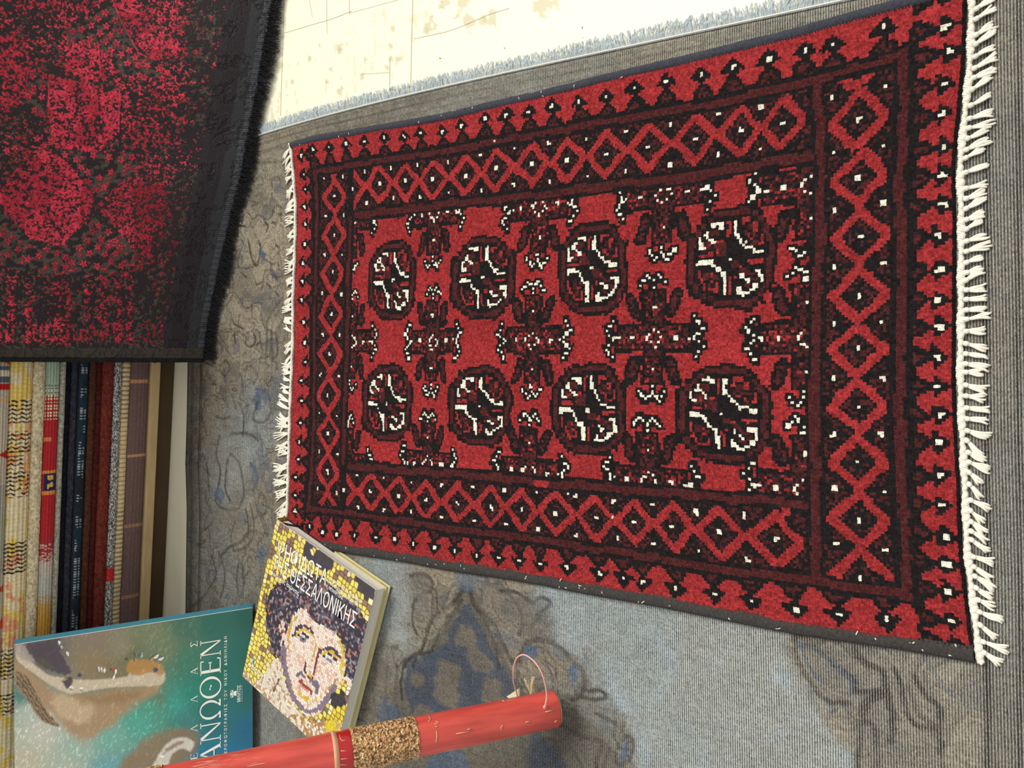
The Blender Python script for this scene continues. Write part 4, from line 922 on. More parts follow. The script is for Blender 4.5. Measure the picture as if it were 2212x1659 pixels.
# open grounds with little flowers
def opens(pts): return ip(pts)
og = opens([(150, 60), (235, 10), (258, 30), (300, 110), (345, 140), (350, 165), (270, 175), (240, 118), (180, 92), (140, 98)]) | opens([(54, 155), (105, 160), (100, 245), (58, 250)]) | opens([(120, 322), (205, 330), (290, 330), (300, 372), (262, 390), (212, 430), (165, 362)]) | opens([(205, 470), (262, 505), (300, 560), (260, 590), (60, 590), (-40, 560), (-40, 480), (0, 450), (60, 515), (130, 535)])
redmask &= ~(og & (ns2 > .40))
fl_pts = [(228, 28), (212, 40), (250, 45), (197, 55), (230, 57), (176, 64), (216, 72), (240, 77), (260, 67), (158, 70), (195, 85), (229, 90), (178, 92), (252, 94), (210, 98), (240, 108), (262, 118), (280, 110), (292, 125), (276, 137), (300, 142), (318, 143), (345, 123), (343, 148), (302, 163), (285, 170), (265, 188), (340, 205), (352, 212), (312, 168),
          (70, 165), (72, 190), (90, 210), (62, 208), (75, 238), (88, 245), (92, 190), (95, 165), (140, 335), (165, 345), (202, 336), (175, 362), (190, 372), (215, 385), (240, 372), (262, 345), (235, 340), (205, 410), (225, 405), (190, 392), (285, 340), (275, 360), (60, 330), (80, 300), (110, 305), (32, 320), (14, 325), (95, 315),
          (213, 488), (200, 501), (234, 501), (188, 520), (218, 516), (250, 520), (171, 536), (233, 532), (260, 536), (211, 533), (123, 547), (84, 553), (142, 556), (156, 568), (119, 571), (142, 576), (194, 548), (226, 549), (250, 548), (240, 565), (262, 574), (17, 521), (39, 539), (4, 504), (100, 540), (60, 560), (210, 575), (180, 570), (15, 550), (350, 170), (330, 60), (350, 75), (375, 40), (330, 25), (360, 10), (390, 70), (310, 30), (345, 45)]
for k, (cx, cy) in enumerate(fl_pts):
    m = (abs(qx-cx) < 13) & (abs(qy-cy) < 13)
    dx, dy = qx[m]-cx, qy[m]-cy; r = np.hypot(dx, dy); a = np.arctan2(dy, dx)+k
    R_ = 6.6+2.2*np.cos(5*a); pet = (r < R_) & (r > 1.6)
    redmask[m] = np.where(r < R_+2, pet, redmask[m])
# kufic-like row of hooks along the end
for k in range(-2, 12):
    cx = 22+k*29; cy = 716
    m = (abs(qx-cx) < 13) & (abs(qy-cy) < 30); dx = (qx[m]-cx); dy = qy[m]-cy
    hook = ((abs(abs(dx)-8) < 2.6) & (dy > -16) & (dy < 16)) | ((abs(dy-17) < 3.0) & (abs(dx) < 9)) | ((abs(dy+14) < 2.2) & (dx > -8) & (dx < 2) & (k % 2 == 0))
    redmask[m] |= hook & (ns1[m] < .62) & (ns3[m] < .60)
# thin frame lines
for pts in [[(258, 195), (256, 285)], [(106, 165), (104, 245)], [(60, 150), (56, 210)], [(243, 0), (262, 45), (300, 115), (330, 130)]]:
    redmask |= dline(qx, qy, pts) < 1.5
pileblack = (ns2 > .52+.10*(ns3-.5)) | (ns1 > .62)
pileblack |= (qx > lx-70) & (ns3+.3*ns1 < .62)
pileblack &= ~(og & (ns2 < .56))
col = np.where(pileblack[..., None], blk, olive)
shade = np.clip((qx-300)/120, 0, 1)*np.clip((qy-380)/150, 0, 1)
rc = red1*(1-shade[..., None]*.0)*(.72+.56*fbm(Sm/.003, arc/.003, 105, 2))[..., None]
rc = rc*np.where(fbm(Sm/.0021, arc/.0024, 109, 2) > .56, .52, 1.08)[..., None]
deep = (fbm(Sm/.05, arc/.05, 107, 3) > .50)
rc = np.where(deep[..., None], rc*np.array([.70, .55, .62]), rc)
rc = np.where(((qx > 290) & (qy > 400))[..., None], rc*np.array([.60, .42, .45]), rc)  # deeper dye plus painted shade darken the reds in the lower hem corner
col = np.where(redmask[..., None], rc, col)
# borders toward the hem and the end
wl = dh+.004*np.sin(Sm*40)*0
col = np.where((dh < .085)[..., None], alb((44, 36, 42))*(.85+.3*ns1)[..., None], col)
sc_ = np.abs(np.sin(Sm/.028*math.pi)); rr_ = np.hypot((np.mod(Sm, .028)-.014)/.014, (dh-.052)/.016)
scal = (dh > .040) & (dh < .072) & (np.mod(rr_*3.0, 1) < .45); col = np.where(scal[..., None], alb((26, 20, 24)), col)
col = np.where((dh < .038)[..., None], alb((50, 50, 54)), col)
col = np.where((dh < .0150)[..., None], np.where((np.sin(Sm*1500) > 0)[..., None], alb((86, 88, 94)), alb((46, 48, 54))), col)
col = np.where(((qy > 752) & (Sm < .03))[..., None], alb((66, 60, 52)), col)
col = np.where((Sm < .004)[..., None], alb((26, 26, 26)), col)
raised = (redmask | pileblack)*1.0
# relief: push raised pile out along the local normal
gxn = np.gradient(Pd, axis=0); gyn = np.gradient(Pd, axis=1); nn = np.cross(gyn, gxn); nn /= np.linalg.norm(nn, axis=-1)[..., None]+1e-12
if nn[ns//2, 100, 1] > 0: nn = -nn
Pd = Pd+nn*(.0016*raised+.0006*ns1)[..., None]
mdr = mat_noise('machine_pile', None, k=.22, scale=500, rough=.62, spec=.35, bump=.5, bscale=800, bdist=.001, attr='Col', sheen=.0)
dr = empty('draped_rug', (.5, 1.9, 0)); tag(dr, 'crimson and black distressed-pattern rug draped over the pile of folded rugs', 'rug')
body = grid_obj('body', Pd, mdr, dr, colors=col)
so_ = body.modifiers.new('s', 'SOLIDIFY'); so_.thickness = .009; so_.offset = -1
# make sure the face towards the camera is the outer one
if body.data.polygons[(ns//2)*(len(tt)-1)+100].normal.y > 0: body.data.flip_normals()
# bound side edge
sv = np.linspace(0, nt1-1, 90).astype(int); p = Pd[0, sv]+np.array([-.001, -.001, 0]); v_, f_ = tube(p, .0042, 7)
mbk = mat_noise('black_binding', (34, 34, 36), k=.3, scale=300, bump=.6, bscale=500)
mesh_obj('binding', v_, f_, mbk, dr, True)
# black fringe at the hem
mfb = mat_noise('black_fringe', (30, 30, 34), k=.5, scale=200, rough=.55, spec=.35, bump=0)
parts = []
for k in range(2600):
    x = DX0+(DX1-DX0)*random.random(); i = (x-DX0)/(DX1-DX0)*(ns-1); i0 = int(i); b = Pd[i0, 0]; tn = Pd[min(i0+5, ns-1), 0]-Pd[i0-5 if i0 > 4 else 0, 0]; tn = tn/np.linalg.norm(tn)
    out = np.array([tn[1], -tn[0], 0]); out = out if out[1] < 0 else -out; out /= np.linalg.norm(out)
    l = random.uniform(.020, .036)*(1+.2*math.sin(x*30)); sd = random.uniform(-.5, .5); z0 = random.uniform(.008, .026)
    b0 = b+np.array([0, 0, random.uniform(-.006, .002)])-out*.002
    p = [b0, b0+out*l*.45+tn*l*sd*.3+np.array([0, 0, random.uniform(-.004, .006)]), np.array([*(b0+out*l+tn*l*sd)[:2], max(.0055, b0[2]-random.uniform(.002, .010))])]
    w = .0009; V3 = []
    for j, q in enumerate(p):
        ww = w*(1-.35*j); V3 += [q-tn*ww, q+tn*ww, q+np.array([0, 0, ww*1.3])]
    F3 = []
    for i2 in range(2):
        for k2 in range(3): a = i2*3+k2; b_ = i2*3+(k2+1) % 3; F3.append((a, b_, b_+3, a+3))
    parts.append((np.array(V3), F3))
v_, f_ = join_geo(parts); tag(mesh_obj('fringe', v_, f_, mfb, dr), 'short black shaggy fringe', kind='stuff')
# ------------------------------------------------------------------ lettering helpers
def text_mesh(s, name, mat, parent, org, ex, ey, n, w, h, off=.0004, bold=0.0, slant=0.0):
    """flat raised lettering filling a w x h box; org = lower left corner, ex/ey = reading and up directions"""
    cu = bpy.data.curves.new(name, 'FONT'); cu.body = s; cu.size = 1; cu.offset = bold; cu.shear = slant
    cu.resolution_u = 4
    ob = bpy.data.objects.new(name, cu); COL.objects.link(ob); bpy.context.view_layer.update()
    me = bpy.data.meshes.new_from_object(ob.evaluated_get(bpy.context.evaluated_depsgraph_get()))
    COL.objects.unlink(ob); bpy.data.objects.remove(ob)
    co = np.zeros(len(me.vertices)*3); me.vertices.foreach_get('co', co); co = co.reshape(-1, 3)
    mn, mx = co.min(0), co.max(0); q = (co-mn)/np.maximum(mx-mn, 1e-6)
    base = np.array(parent.location if parent.parent is None else parent.parent.location)
    Pw = org+np.outer(q[:, 0]*w, ex)+np.outer(q[:, 1]*h, ey)+n*off-base
    me.vertices.foreach_set('co', Pw.ravel()); me.materials.clear(); me.materials.append(mat); me.update()
    o = bpy.data.objects.new(name, me); link(o, parent); return o
def poly_mesh(polys, name, mat, parent, org, ex, ey, n, sx, sy, off=.0004):
    V = []; Fs = []
    base = np.array(parent.location if parent.parent is None else parent.parent.location)
    for p in polys:
        k = len(V)
        for (x, y) in p: V.append(tuple(org+ex*x*sx+ey*y*sy+n*off-base))
        Fs.append(tuple(range(k, k+len(p))))
    me = bpy.data.meshes.new(name); me.from_pydata(V, [], Fs); me.materials.append(mat); me.update()
    o = bpy.data.objects.new(name, me); link(o, parent); return o
def qd(x0, y0, x1, y1, w, w2=None):
    """stroke as a quad, measured with a horizontal pen width"""
    w2 = w if w2 is None else w2
    if abs(y1-y0) > abs(x1-x0)*.35: return [(x0-w/2, y0), (x0+w/2, y0), (x1+w2/2, y1), (x1-w2/2, y1)]
    return [(x0, y0-w/2), (x1, y1-w2/2), (x1, y1+w2/2), (x0, y0+w/2)]
def serif(x, y, w=.22, t=.04): return [(x-w/2, y-t/2), (x+w/2, y-t/2), (x+w/2, y+t/2), (x-w/2, y+t/2)]
def ringp(cx, cy, rx, ry, tx, ty, a0=0, a1=360, n=40):
    out = []
    for k in range(n):
        a, b = math.radians(a0+(a1-a0)*k/n), math.radians(a0+(a1-a0)*(k+1)/n)
        f = lambda t, r1, r2: (cx+r1*math.cos(t), cy+r2*math.sin(t))
        out.append([f(a, rx, ry), f(b, rx, ry), f(b, rx-tx, ry-ty), f(a, rx-tx, ry-ty)])
    return out
GL = {
 'Α': (.92, [qd(.13, 0, .46, 1, .05), qd(.80, 0, .46, 1, .14, .10), qd(.22, .33, .66, .33, .05), serif(.13, .02, .24), serif(.80, .02, .28)]),
 'Ν': (.98, [qd(.16, 0, .16, 1, .05), qd(.82, 0, .82, 1, .05), [(.10, 1), (.26, 1), (.85, 0), (.79, 0)], serif(.16, .02, .24), serif(.12, .98, .24), serif(.82, .98, .24)]),
 'Ω': (1.06, ringp(.53, .53, .48, .50, .115, .05, -48, 228)+[[(.06, 0), (.40, 0), (.40, .05), (.28, .16), (.22, .16), (.24, .06), (.08, .09)], [(1.0, 0), (.66, 0), (.66, .05), (.78, .16), (.84, .16), (.82, .06), (.98, .09)]]),
 'Θ': (1.06, ringp(.53, .5, .50, .53, .115, .05)+[[(.40, .48), (.44, .56), (.50, .55), (.52, .52), (.48, .50), (.45, .50)], [(.66, .52), (.62, .44), (.56, .45), (.50, .52), (.55, .52), (.60, .50)]]),
 'Ε': (.74, [qd(.18, 0, .18, 1, .12), qd(.18, .975, .62, .975, .05), qd(.18, .52, .54, .52, .05), qd(.18, .025, .66, .025, .05), qd(.62, .84, .62, 1, .05), qd(.54, .44, .54, .60, .04), qd(.66, 0, .69, .18, .05), serif(.14, .98, .18), serif(.14, .02, .18)]),
 'Λ': (.92, [qd(.13, 0, .46, 1, .06), qd(.80, 0, .46, 1, .12, .09), serif(.13, .02, .24), serif(.80, .02, .26)]),
 'Σ': (.80, [qd(.12, .97, .66, .97, .07), qd(.12, .03, .70, .03, .07), [(.08, .97), (.22, .97), (.46, .51), (.38, .47)], [(.38, .55), (.46, .51), (.20, .03), (.08, .03)], qd(.66, .82, .66, 1, .05), qd(.70, 0, .72, .20, .05)]),
}
# ------------------------------------------------------------------ aerial-photograph book leaning on the pile
q0 = np.array(fl(545, 1313, .0195)); q1 = np.array(fl(545, 1610, .0195)); eu = (q1-q0); eu /= np.linalg.norm(eu)
r_ = ray(30, 1393); q2 = r_*(1.705/r_[1])+np.array([0, 0, CAM_H]); ev = q2-q0; BH = np.linalg.norm(ev); ev = ev/BH
BW = .405
bn = np.cross(eu, ev); bn /= np.linalg.norm(bn)
if bn@(np.array([0, 0, CAM_H])-q0) < 0: bn = -bn
bk2 = empty('aerial_photo_book', tuple(q0)); tag(bk2, 'large turquoise photo book with a sandy coast aerial picture, leaning against the pile of rugs', 'book')
def uv2(px, py):
    X = anyplane(np.asarray(px, float), np.asarray(py, float), q0, bn)-q0
    c_ = eu@ev; a = X@eu; b = X@ev; d = 1-c_*c_
    return (a-c_*b)/d, (b-c_*a)/d
nu2, nv2 = 330, 370
su, sv_ = np.meshgrid(np.linspace(0, 1, nu2), np.linspace(0, 1, nv2), indexing='ij')
Pc = q0+su[..., None]*eu*BW+sv_[..., None]*ev*BH
bx, by = PXZ(Pc)
ctl = [((60, 1400), (122, 112, 112)), ((90, 1400), (84, 74, 80)), ((200, 1385), (136, 122, 104)), ((260, 1400), (142, 134, 108)), ((330, 1375), (120, 128, 96)), ((400, 1350), (70, 112, 92)), ((460, 1345), (38, 106, 92)), ((540, 1330), (30, 96, 86)), ((540, 1420), (28, 106, 98)), ((540, 1500), (24, 106, 104)), ((540, 1580), (20, 104, 138)),
       ((500, 1640), (18, 112, 160)), ((450, 1620), (28, 122, 146)), ((470, 1560), (26, 112, 120)), ((420, 1500), (40, 136, 118)), ((380, 1520), (58, 156, 138)), ((330, 1530), (78, 160, 138)), ((300, 1560), (84, 168, 148)), ((240, 1590), (120, 176, 160)), ((170, 1620), (160, 182, 168)), ((90, 1580), (196, 196, 182)), ((60, 1540), (180, 190, 176)), ((45, 1500), (82, 128, 120)),
       ((60, 1650), (190, 186, 160)), ((140, 1659), (176, 186, 170)), ((230, 1659), (110, 165, 165)), ((300, 1659), (110, 140, 140)), ((350, 1400), (112, 128, 96)), ((410, 1430), (62, 124, 100)), ((340, 1510), (96, 130, 104)), ((250, 1440), (128, 118, 86)), ((200, 1430), (146, 124, 92)), ((290, 1420), (104, 112, 78)), ((440, 1480), (34, 130, 112)), ((400, 1570), (66, 130, 124)), ((450, 1530), (34, 112, 104)), ((480, 1450), (28, 112, 100))]
Wt = 0; Cc = 0
for (cx, cy), k in ctl:
    w = 1/(((bx-cx)**2+(by-cy)**2)+120)**1.6; Wt = Wt+w; Cc = Cc+w[..., None]*alb(k)
cv = Cc/Wt[..., None]
def soft(poly, n=5):
    p = smooth_poly(poly, n, True); d = dline(bx, by, p+[p[0]]); return np.where(inpoly(bx, by, p), d, -d)
def cb(d, colr, k=1.0, s=2.0, jn=0):
    global cv
    m = (np.clip(.5+(d+jn)/(2*s), 0, 1)*k)[..., None]; cv = cv*(1-m)+alb(colr)*m
b1 = 14*(fbm(bx/22, by/22, 71)-.5); b2 = 8*(fbm(bx/7, by/7, 72)-.5)
cb(soft([(36, 1425), (100, 1480), (150, 1500), (250, 1490), (345, 1478), (330, 1500), (280, 1535), (230, 1575), (180, 1600), (140, 1570), (110, 1540), (36, 1480)]), (172, 142, 106), .95, 9, b1)
cb(soft([(120, 1500), (200, 1515), (190, 1560), (130, 1545)]), (206, 182, 150), .7, 6, b1+b2)
cb(soft([(150, 1500), (230, 1500), (300, 1495), (280, 1515), (190, 1520)]), (146, 112, 72), .6, 8, b1)
cb(soft([(37, 1393), (60, 1420), (100, 1455), (150, 1466), (200, 1468), (270, 1462), (285, 1450), (345, 1445), (356, 1458), (352, 1475), (330, 1482), (250, 1484), (195, 1492), (150, 1498), (110, 1480), (70, 1452), (37, 1425)]), (206, 190, 164), 1, 2.0, b2*.4)
cb(soft([(36, 1392), (60, 1398), (80, 1425), (60, 1430), (36, 1412)]), (168, 156, 148), .9, 4, b2)
cb(soft([(276, 1452), (277, 1430), (290, 1424), (320, 1426), (345, 1432), (354, 1448), (345, 1460), (330, 1452), (300, 1458)]), (184, 138, 76), .95, 2.5, b2)
cb(soft([(55, 1393), (90, 1388), (124, 1380), (128, 1400), (148, 1440), (152, 1456), (130, 1455), (95, 1440), (75, 1425)]), (78, 68, 76), .95, 2, b2)
cb(soft([(136, 1472), (150, 1462), (158, 1470), (150, 1485), (140, 1484)]), (66, 58, 62), .95, 2, b2)
cb(soft([(84, 1420), (110, 1432), (118, 1444), (100, 1445), (85, 1435)]), (92, 84, 58), .6, 3, b2)
pier = [(36, 1450), (60, 1462), (80, 1500), (105, 1540), (128, 1568), (100, 1562), (80, 1545), (55, 1505), (36, 1480)]
cb(soft(pier), (150, 126, 96), 1, 1.6, b2*.5)
st_ = (np.sin((bx*.83-by*.56)*.9+b2) > .2) & inpoly(bx, by, pier); cv = np.where(st_[..., None], alb((96, 78, 58)), cv)
# lower islet
cb(soft([(255, 1665), (290, 1620), (330, 1590), (370, 1572), (410, 1578), (428, 1596), (422, 1625), (400, 1640), (340, 1665)]), (150, 116, 78), .75, 8, b1)
cb(soft([(325, 1665), (350, 1620), (372, 1598), (398, 1592), (418, 1602), (412, 1622), (392, 1618), (372, 1630), (355, 1665)]), (212, 206, 192), 1, 2.5, b2*.5)
cb(soft([(352, 1628), (372, 1606), (395, 1602), (385, 1612), (366, 1622)]), (150, 132, 110), .9, 2, b2)
cb(soft([(268, 1640), (290, 1632), (282, 1655), (268, 1655)]), (140, 118, 84), .7, 4, b2)
# boats
def boat(x, y, ang, l=11, w=3.6, k=(236, 232, 222)):
    a = math.radians(ang); dx, dy = bx-x, by-y; p = dx*math.cos(a)+dy*math.sin(a); q = -dx*math.sin(a)+dy*math.cos(a)
    m = (abs(p)/l*2+abs(q)/w*1.2 < 1.15); cv[m] = alb(k); cv[(abs(p)/l*2+abs(q-w*.9)/w*1.3 < 1.0)] *= .55
for z in [(146, 1412, 60), (128, 1388, 75, 9), (214, 1445, 80), (220, 1446, 82), (226, 1448, 95), (243, 1446, 95, 10, 4, (176, 84, 50)), (250, 1451, 100), (246, 1462, 110, 12, 3), (294, 1414, 92, 14, 3, (140, 120, 110)), (306, 1416, 105, 13, 3.5, (150, 196, 196)), (293, 1426, 90, 10, 3, (186, 150, 120)), (330, 1422, 135, 18, 3, (200, 150, 116)), (338, 1418, 140, 14, 4), (348, 1423, 155, 13, 4), (274, 1423, 60, 9, 3, (100, 78, 62)), (337, 1448, 140, 12, 5, (60, 84, 130)), (172, 1459, 160, 12, 4, (60, 76, 120)), (155, 1485, 20, 9, 4), (176, 1487, 0, 9, 4), (133, 1398, 70, 9, 3, (200, 196, 196))]: boat(*z)
# sun glints on the water
wat = np.clip((cv[..., 1]-cv[..., 0]*.80)*9, 0, 1)
gl = fbm((bx*.9+by*.35)/2.2, (by*.9-bx*.3)/6.5, 73, 2); cv = cv*(1+np.where(gl > .62, (gl-.62)*5, 0)*(.30+.3*wat)*np.clip((500-bx)/150, .15, 1))[..., None]
cv = cv*(.95+.1*fbm(bx/2, by/2, 75, 2))[..., None]
mcov = mat_noise('glossy_cover', None, k=.01, scale=5, rough=.28, spec=.5, bump=0, attr='Col')
fr2 = grid_obj('front_cover', Pc+bn*.0004, mcov, bk2, colors=cv)
if fr2.data.polygons[100].normal@Vector(bn) < 0: fr2.data.flip_normals()
def slab(u0, u1, v0, v1, d0, d1, Q0=None):
    V = []
    for d in (d0, d1):
        for (u, v) in ((u0, v0), (u1, v0), (u1, v1), (u0, v1)): V.append(q0+eu*u+ev*v+bn*d)
    return np.array(V), [(0, 3, 2, 1), (4, 5, 6, 7), (0, 1, 5, 4), (1, 2, 6, 5), (2, 3, 7, 6), (3, 0, 4, 7)]
mwhite = mat_noise('cover_edge', (238, 238, 232), k=.04, scale=50, rough=.5, bump=0)
mpage = mat_noise('page_block', (240, 234, 214), k=.16, scale=14, rough=.8, bump=.5, bscale=60, bdist=.001, stretch=(1, 1, 30))
mblue = mat_noise('blue_jacket', (70, 138, 160), k=.05, scale=20, rough=.4, bump=0)
mesh_obj('front_board', *slab(0, BW, 0, BH, -.0028, 0), mwhite, bk2)
mesh_obj('page_block', *slab(.004, BW-.002, .006, BH-.006, -.0175, -.0028), mpage, bk2)
mesh_obj('back_cover', *slab(-.004, BW, .001, BH+.006, -.0210, -.0176), mblue, bk2)
mesh_obj('spine', *slab(BW-.0005, BW+.003, 0, BH, -.0210, .0), mblue, bk2)
mtxt = mat_noise('white_print', (250, 250, 240), k=.02, scale=20, rough=.4, bump=0)
rd, upv = -eu, ev          # reading direction runs towards the top of the picture
def at2(px, py):
    u, v = uv2(px, py); return q0+eu*float(u)+ev*float(v)
def glyph(ch, pxc, y0, y1, x0, x1, name='title_letter'):
    """letter between picture rows y1 (start) and y0 (end), cap top at column x0, foot at column x1"""
    a = at2(x1, y1); w = float(uv2(x1, y1)[0]-uv2(x1, y0)[0]); h = float(uv2(x0, (y0+y1)/2)[1]-uv2(x1, (y0+y1)/2)[1])
    adv, pl = GL[ch]
    return poly_mesh(pl, name, mtxt, bk2, a, rd, upv, bn, w/adv, h, .0009)
for ch, y0, y1 in [('Ν', 1376, 1416), ('Ε', 1417, 1455), ('Θ', 1456, 1506), ('Ω', 1506, 1552), ('Ν', 1553, 1600), ('Α', 1602, 1645)]: glyph(ch, 0, y0, y1, 433, 477)
for ch, y0, y1 in [('Σ', 1383, 1397), ('Α', 1441, 1457), ('Λ', 1501, 1517), ('Λ', 1564, 1580), ('Ε', 1625, 1640)]: glyph(ch, 0, y0, y1, 412, 427, 'heading_letter')
def line2(s, y0, y1, x0, x1, name, bold=0):
    a = at2(x1, y1); w = float(uv2(x1, y1)[0]-uv2(x1, y0)[0]); h = float(uv2(x0, (y0+y1)/2)[1]-uv2(x1, (y0+y1)/2)[1])
    return text_mesh(s, name, mtxt, bk2, a, rd, upv, bn, w, h, .0009, bold)
line2('Α Ε Ρ Ο Φ Ω Τ Ο Γ Ρ Α Φ Ι Ε Σ    Τ Ο Υ    Ν Ι Κ Ο Υ    Δ Α Ν Ι Η Λ Ι Δ Η', 1374, 1634, 484, 491, 'subtitle', .01)
line2('ΜΙΛΗΤΟΣ', 1479, 1515, 512, 520, 'publisher_name', .015)
line2('Ε Κ Δ Ο Σ Ε Ι Σ', 1480, 1514, 521.6, 524, 'publisher_line')
# small column-capital emblem above the publisher's name
a = at2(511, 1505); sc_w = .016
poly_mesh([[(.15, 0), (.85, 0), (.75, .45), (.25, .45)], [(0, .5), (1, .5), (1, .62), (0, .62)]]+ringp(.18, .78, .18, .16, .07, .06, 0, 360, 14)+ringp(.82, .78, .18, .16, .07, .06, 0, 360, 14)+[[(.36, .68), (.64, .68), (.64, .98), (.36, .98)]], 'emblem', mtxt, bk2, a, rd, upv, bn, sc_w, sc_w*.8, .0009)

# ------------------------------------------------------------------ mosaic-covered book lying on the carpet
ZC = .041
mA, mB, mD = fl(597, 1122, ZC), fl(812, 1274, ZC), fl(518, 1455, ZC)
ex = (mB-mA); MW = np.linalg.norm(ex); ex /= MW
ey = np.array([-ex[1], ex[0], 0.]);
if ey@(mD-mA) < 0: ey = -ey
MH = float(np.linalg.norm(mD-mA)); nz3 = np.array([0, 0, 1.])
bk1 = empty('mosaic_book', (float(mA[0]), float(mA[1]), .006)); tag(bk1, 'thick square book with yellow-gold mosaic face cover, lying beside the corner of the red rug', 'book')
nu3, nv3 = 420, 500
cu_, cv_ = np.meshgrid(np.linspace(0, 1, nu3), np.linspace(0, 1, nv3), indexing='ij')
Pm = mA+cu_[..., None]*ex*MW+cv_[..., None]*ey*MH
mxp, myp = PXZ(Pm)
def cover_color(x, y):
    """colour of the stone laid at photo position x, y: gold ground, curly dark hair, pale face with grey shading"""
    n = x.shape; col = np.ones(n+(3,))*alb((240, 218, 100)); size = np.full(n, 0)
    def P_(pts, k=4): return inpoly(x, y, smooth_poly(pts, k, True))
    r = rnd(x*13, y*17, 5)
    col = np.where((r < .10)[..., None], alb((150, 116, 96)), col); col = np.where((r > .90)[..., None], alb((240, 226, 160)), col)
    # rusty, brown patches in the gold
    rust = (fbm(x/26, y/26, 81) > .64); col = np.where((rust & (r < .75))[..., None], alb((136, 106, 92)), col)
    dk = P_([(668, 1165), (700, 1185), (720, 1225), (700, 1235), (668, 1210), (650, 1185)]) | P_([(770, 1235), (812, 1262), (808, 1300), (790, 1290), (765, 1262)]); col = np.where((dk & (r < .8))[..., None], alb((62, 56, 74)), col)
    shoulder = P_([(560, 1470), (600, 1420), (615, 1470), (640, 1530), (680, 1560), (735, 1560), (735, 1640), (500, 1640), (480, 1470), (520, 1440), (545, 1475)])
    col = np.where(shoulder[..., None], np.where((r < .8)[..., None], alb((236, 222, 204)), alb((196, 160, 120))), col)
    robe = P_([(640, 1540), (700, 1550), (740, 1560), (735, 1640), (600, 1640), (600, 1580)]); col = np.where((robe & (r < .45))[..., None], alb((176, 132, 74)), col)
    bl_ = P_([(520, 1440), (560, 1480), (590, 1520), (580, 1560), (540, 1500), (516, 1470)]); col = np.where((bl_ & (r < .5))[..., None], alb((190, 150, 128)), col)
    # hair
    hair = P_([(600, 1262), (640, 1240), (690, 1245), (735, 1280), (775, 1315), (795, 1355), (790, 1400), (772, 1440), (760, 1480), (742, 1470), (748, 1420), (738, 1385), (712, 1358), (680, 1345), (655, 1312), (636, 1330), (622, 1362), (616, 1398), (600, 1420), (586, 1395), (576, 1350), (574, 1305), (584, 1275)])
    hr = rnd(x*7, y*11, 9); hc = np.where((hr < .55)[..., None], alb((48, 42, 58)), np.where((hr < .8)[..., None], alb((92, 82, 96)), np.where((hr < .93)[..., None], alb((150, 138, 150)), alb((176, 104, 76)))))
    col = np.where(hair[..., None], hc, col)
    # face
    face = P_([(637, 1326), (655, 1312), (678, 1340), (708, 1356), (736, 1385), (746, 1430), (736, 1475), (716, 1508), (690, 1540), (662, 1545), (636, 1515), (618, 1460), (612, 1405), (622, 1360)])
    fc_ = np.where((r < .82)[..., None], alb((244, 226, 212)), alb((224, 180, 156))); col = np.where(face[..., None], fc_, col)
    cheek = (np.hypot(x-650, (y-1425)) < 14) | (np.hypot(x-712, y-1462) < 14); col = np.where((face & cheek & (r > .4))[..., None], alb((232, 190, 170)), col)
    def L_(pts, w, k, msk=None):
        nonlocal col
        m = dline(x, y, smooth_poly(pts, 5)) < w
        if msk is not None: m &= msk
        col = np.where(m[..., None], alb(k), col)
    L_([(612, 1400), (616, 1440), (626, 1482), (640, 1515), (662, 1536), (688, 1530), (708, 1508), (724, 1484)], 5.5, (134, 116, 132))
    L_([(622, 1398), (628, 1350), (645, 1330)], 2.2, (206, 170, 70)); L_([(736, 1385), (741, 1420), (736, 1455)], 2.6, (226, 190, 60))
    L_([(634, 1372), (644, 1356), (660, 1352), (676, 1364)], 3.0, (72, 58, 76)); L_([(638, 1378), (648, 1362), (662, 1360), (674, 1372)], 2.0, (222, 184, 60))
    L_([(690, 1410), (704, 1400), (722, 1404), (734, 1420)], 3.2, (78, 62, 80)); L_([(692, 1416), (706, 1407), (722, 1412), (732, 1428)], 2.0, (222, 184, 60))
    for (ex_, ey_) in ((655, 1380), (711, 1425)):
        d = np.hypot((x-ex_)*.85+(y-ey_)*.35, ((y-ey_)-(x-ex_)*.45)*1.45)
        col = np.where((d < 12.5)[..., None], alb((228, 220, 216)), col); col = np.where((d < 7.5)[..., None], alb((128, 122, 132)), col); col = np.where((d < 3.2)[..., None], alb((44, 38, 46)), col)
    L_([(642, 1374), (650, 1368), (662, 1372), (670, 1384)], 1.6, (50, 40, 52)); L_([(698, 1420), (706, 1412), (718, 1416), (728, 1430)], 1.6, (50, 40, 52))
    L_([(690, 1404), (684, 1425), (680, 1445), (679, 1462)], 1.9, (120, 50, 50)); L_([(683, 1392), (678, 1415), (670, 1440)], 1.3, (214, 172, 60))
    L_([(662, 1432), (658, 1446), (664, 1458), (674, 1464)], 1.8, (96, 44, 52)); L_([(664, 1458), (672, 1462)], 1.6, (226, 186, 50))
    L_([(640, 1460), (650, 1454), (657, 1462)], 3.0, (120, 104, 122)); L_([(672, 1468), (684, 1480), (686, 1498)], 4.5, (124, 108, 126))
    L_([(650, 1472), (660, 1482), (674, 1496)], 3.4, (150, 60, 44)); L_([(652, 1480), (664, 1492)], 1.8, (216, 150, 120))
    L_([(648, 1496), (660, 1508), (674, 1512), (690, 1506)], 4.0, (226, 186, 60), r > .35)
    L_([(632, 1470), (634, 1490), (644, 1505)], 3.2, (222, 190, 90), r > .5)
    L_([(700, 1500), (715, 1482), (730, 1468)], 2.0, (176, 150, 90)); L_([(741, 1468), (756, 1472), (752, 1488), (736, 1500)], 5.0, (240, 224, 208)); L_([(746, 1472), (754, 1476), (748, 1484)], 1.8, (186, 84, 40))
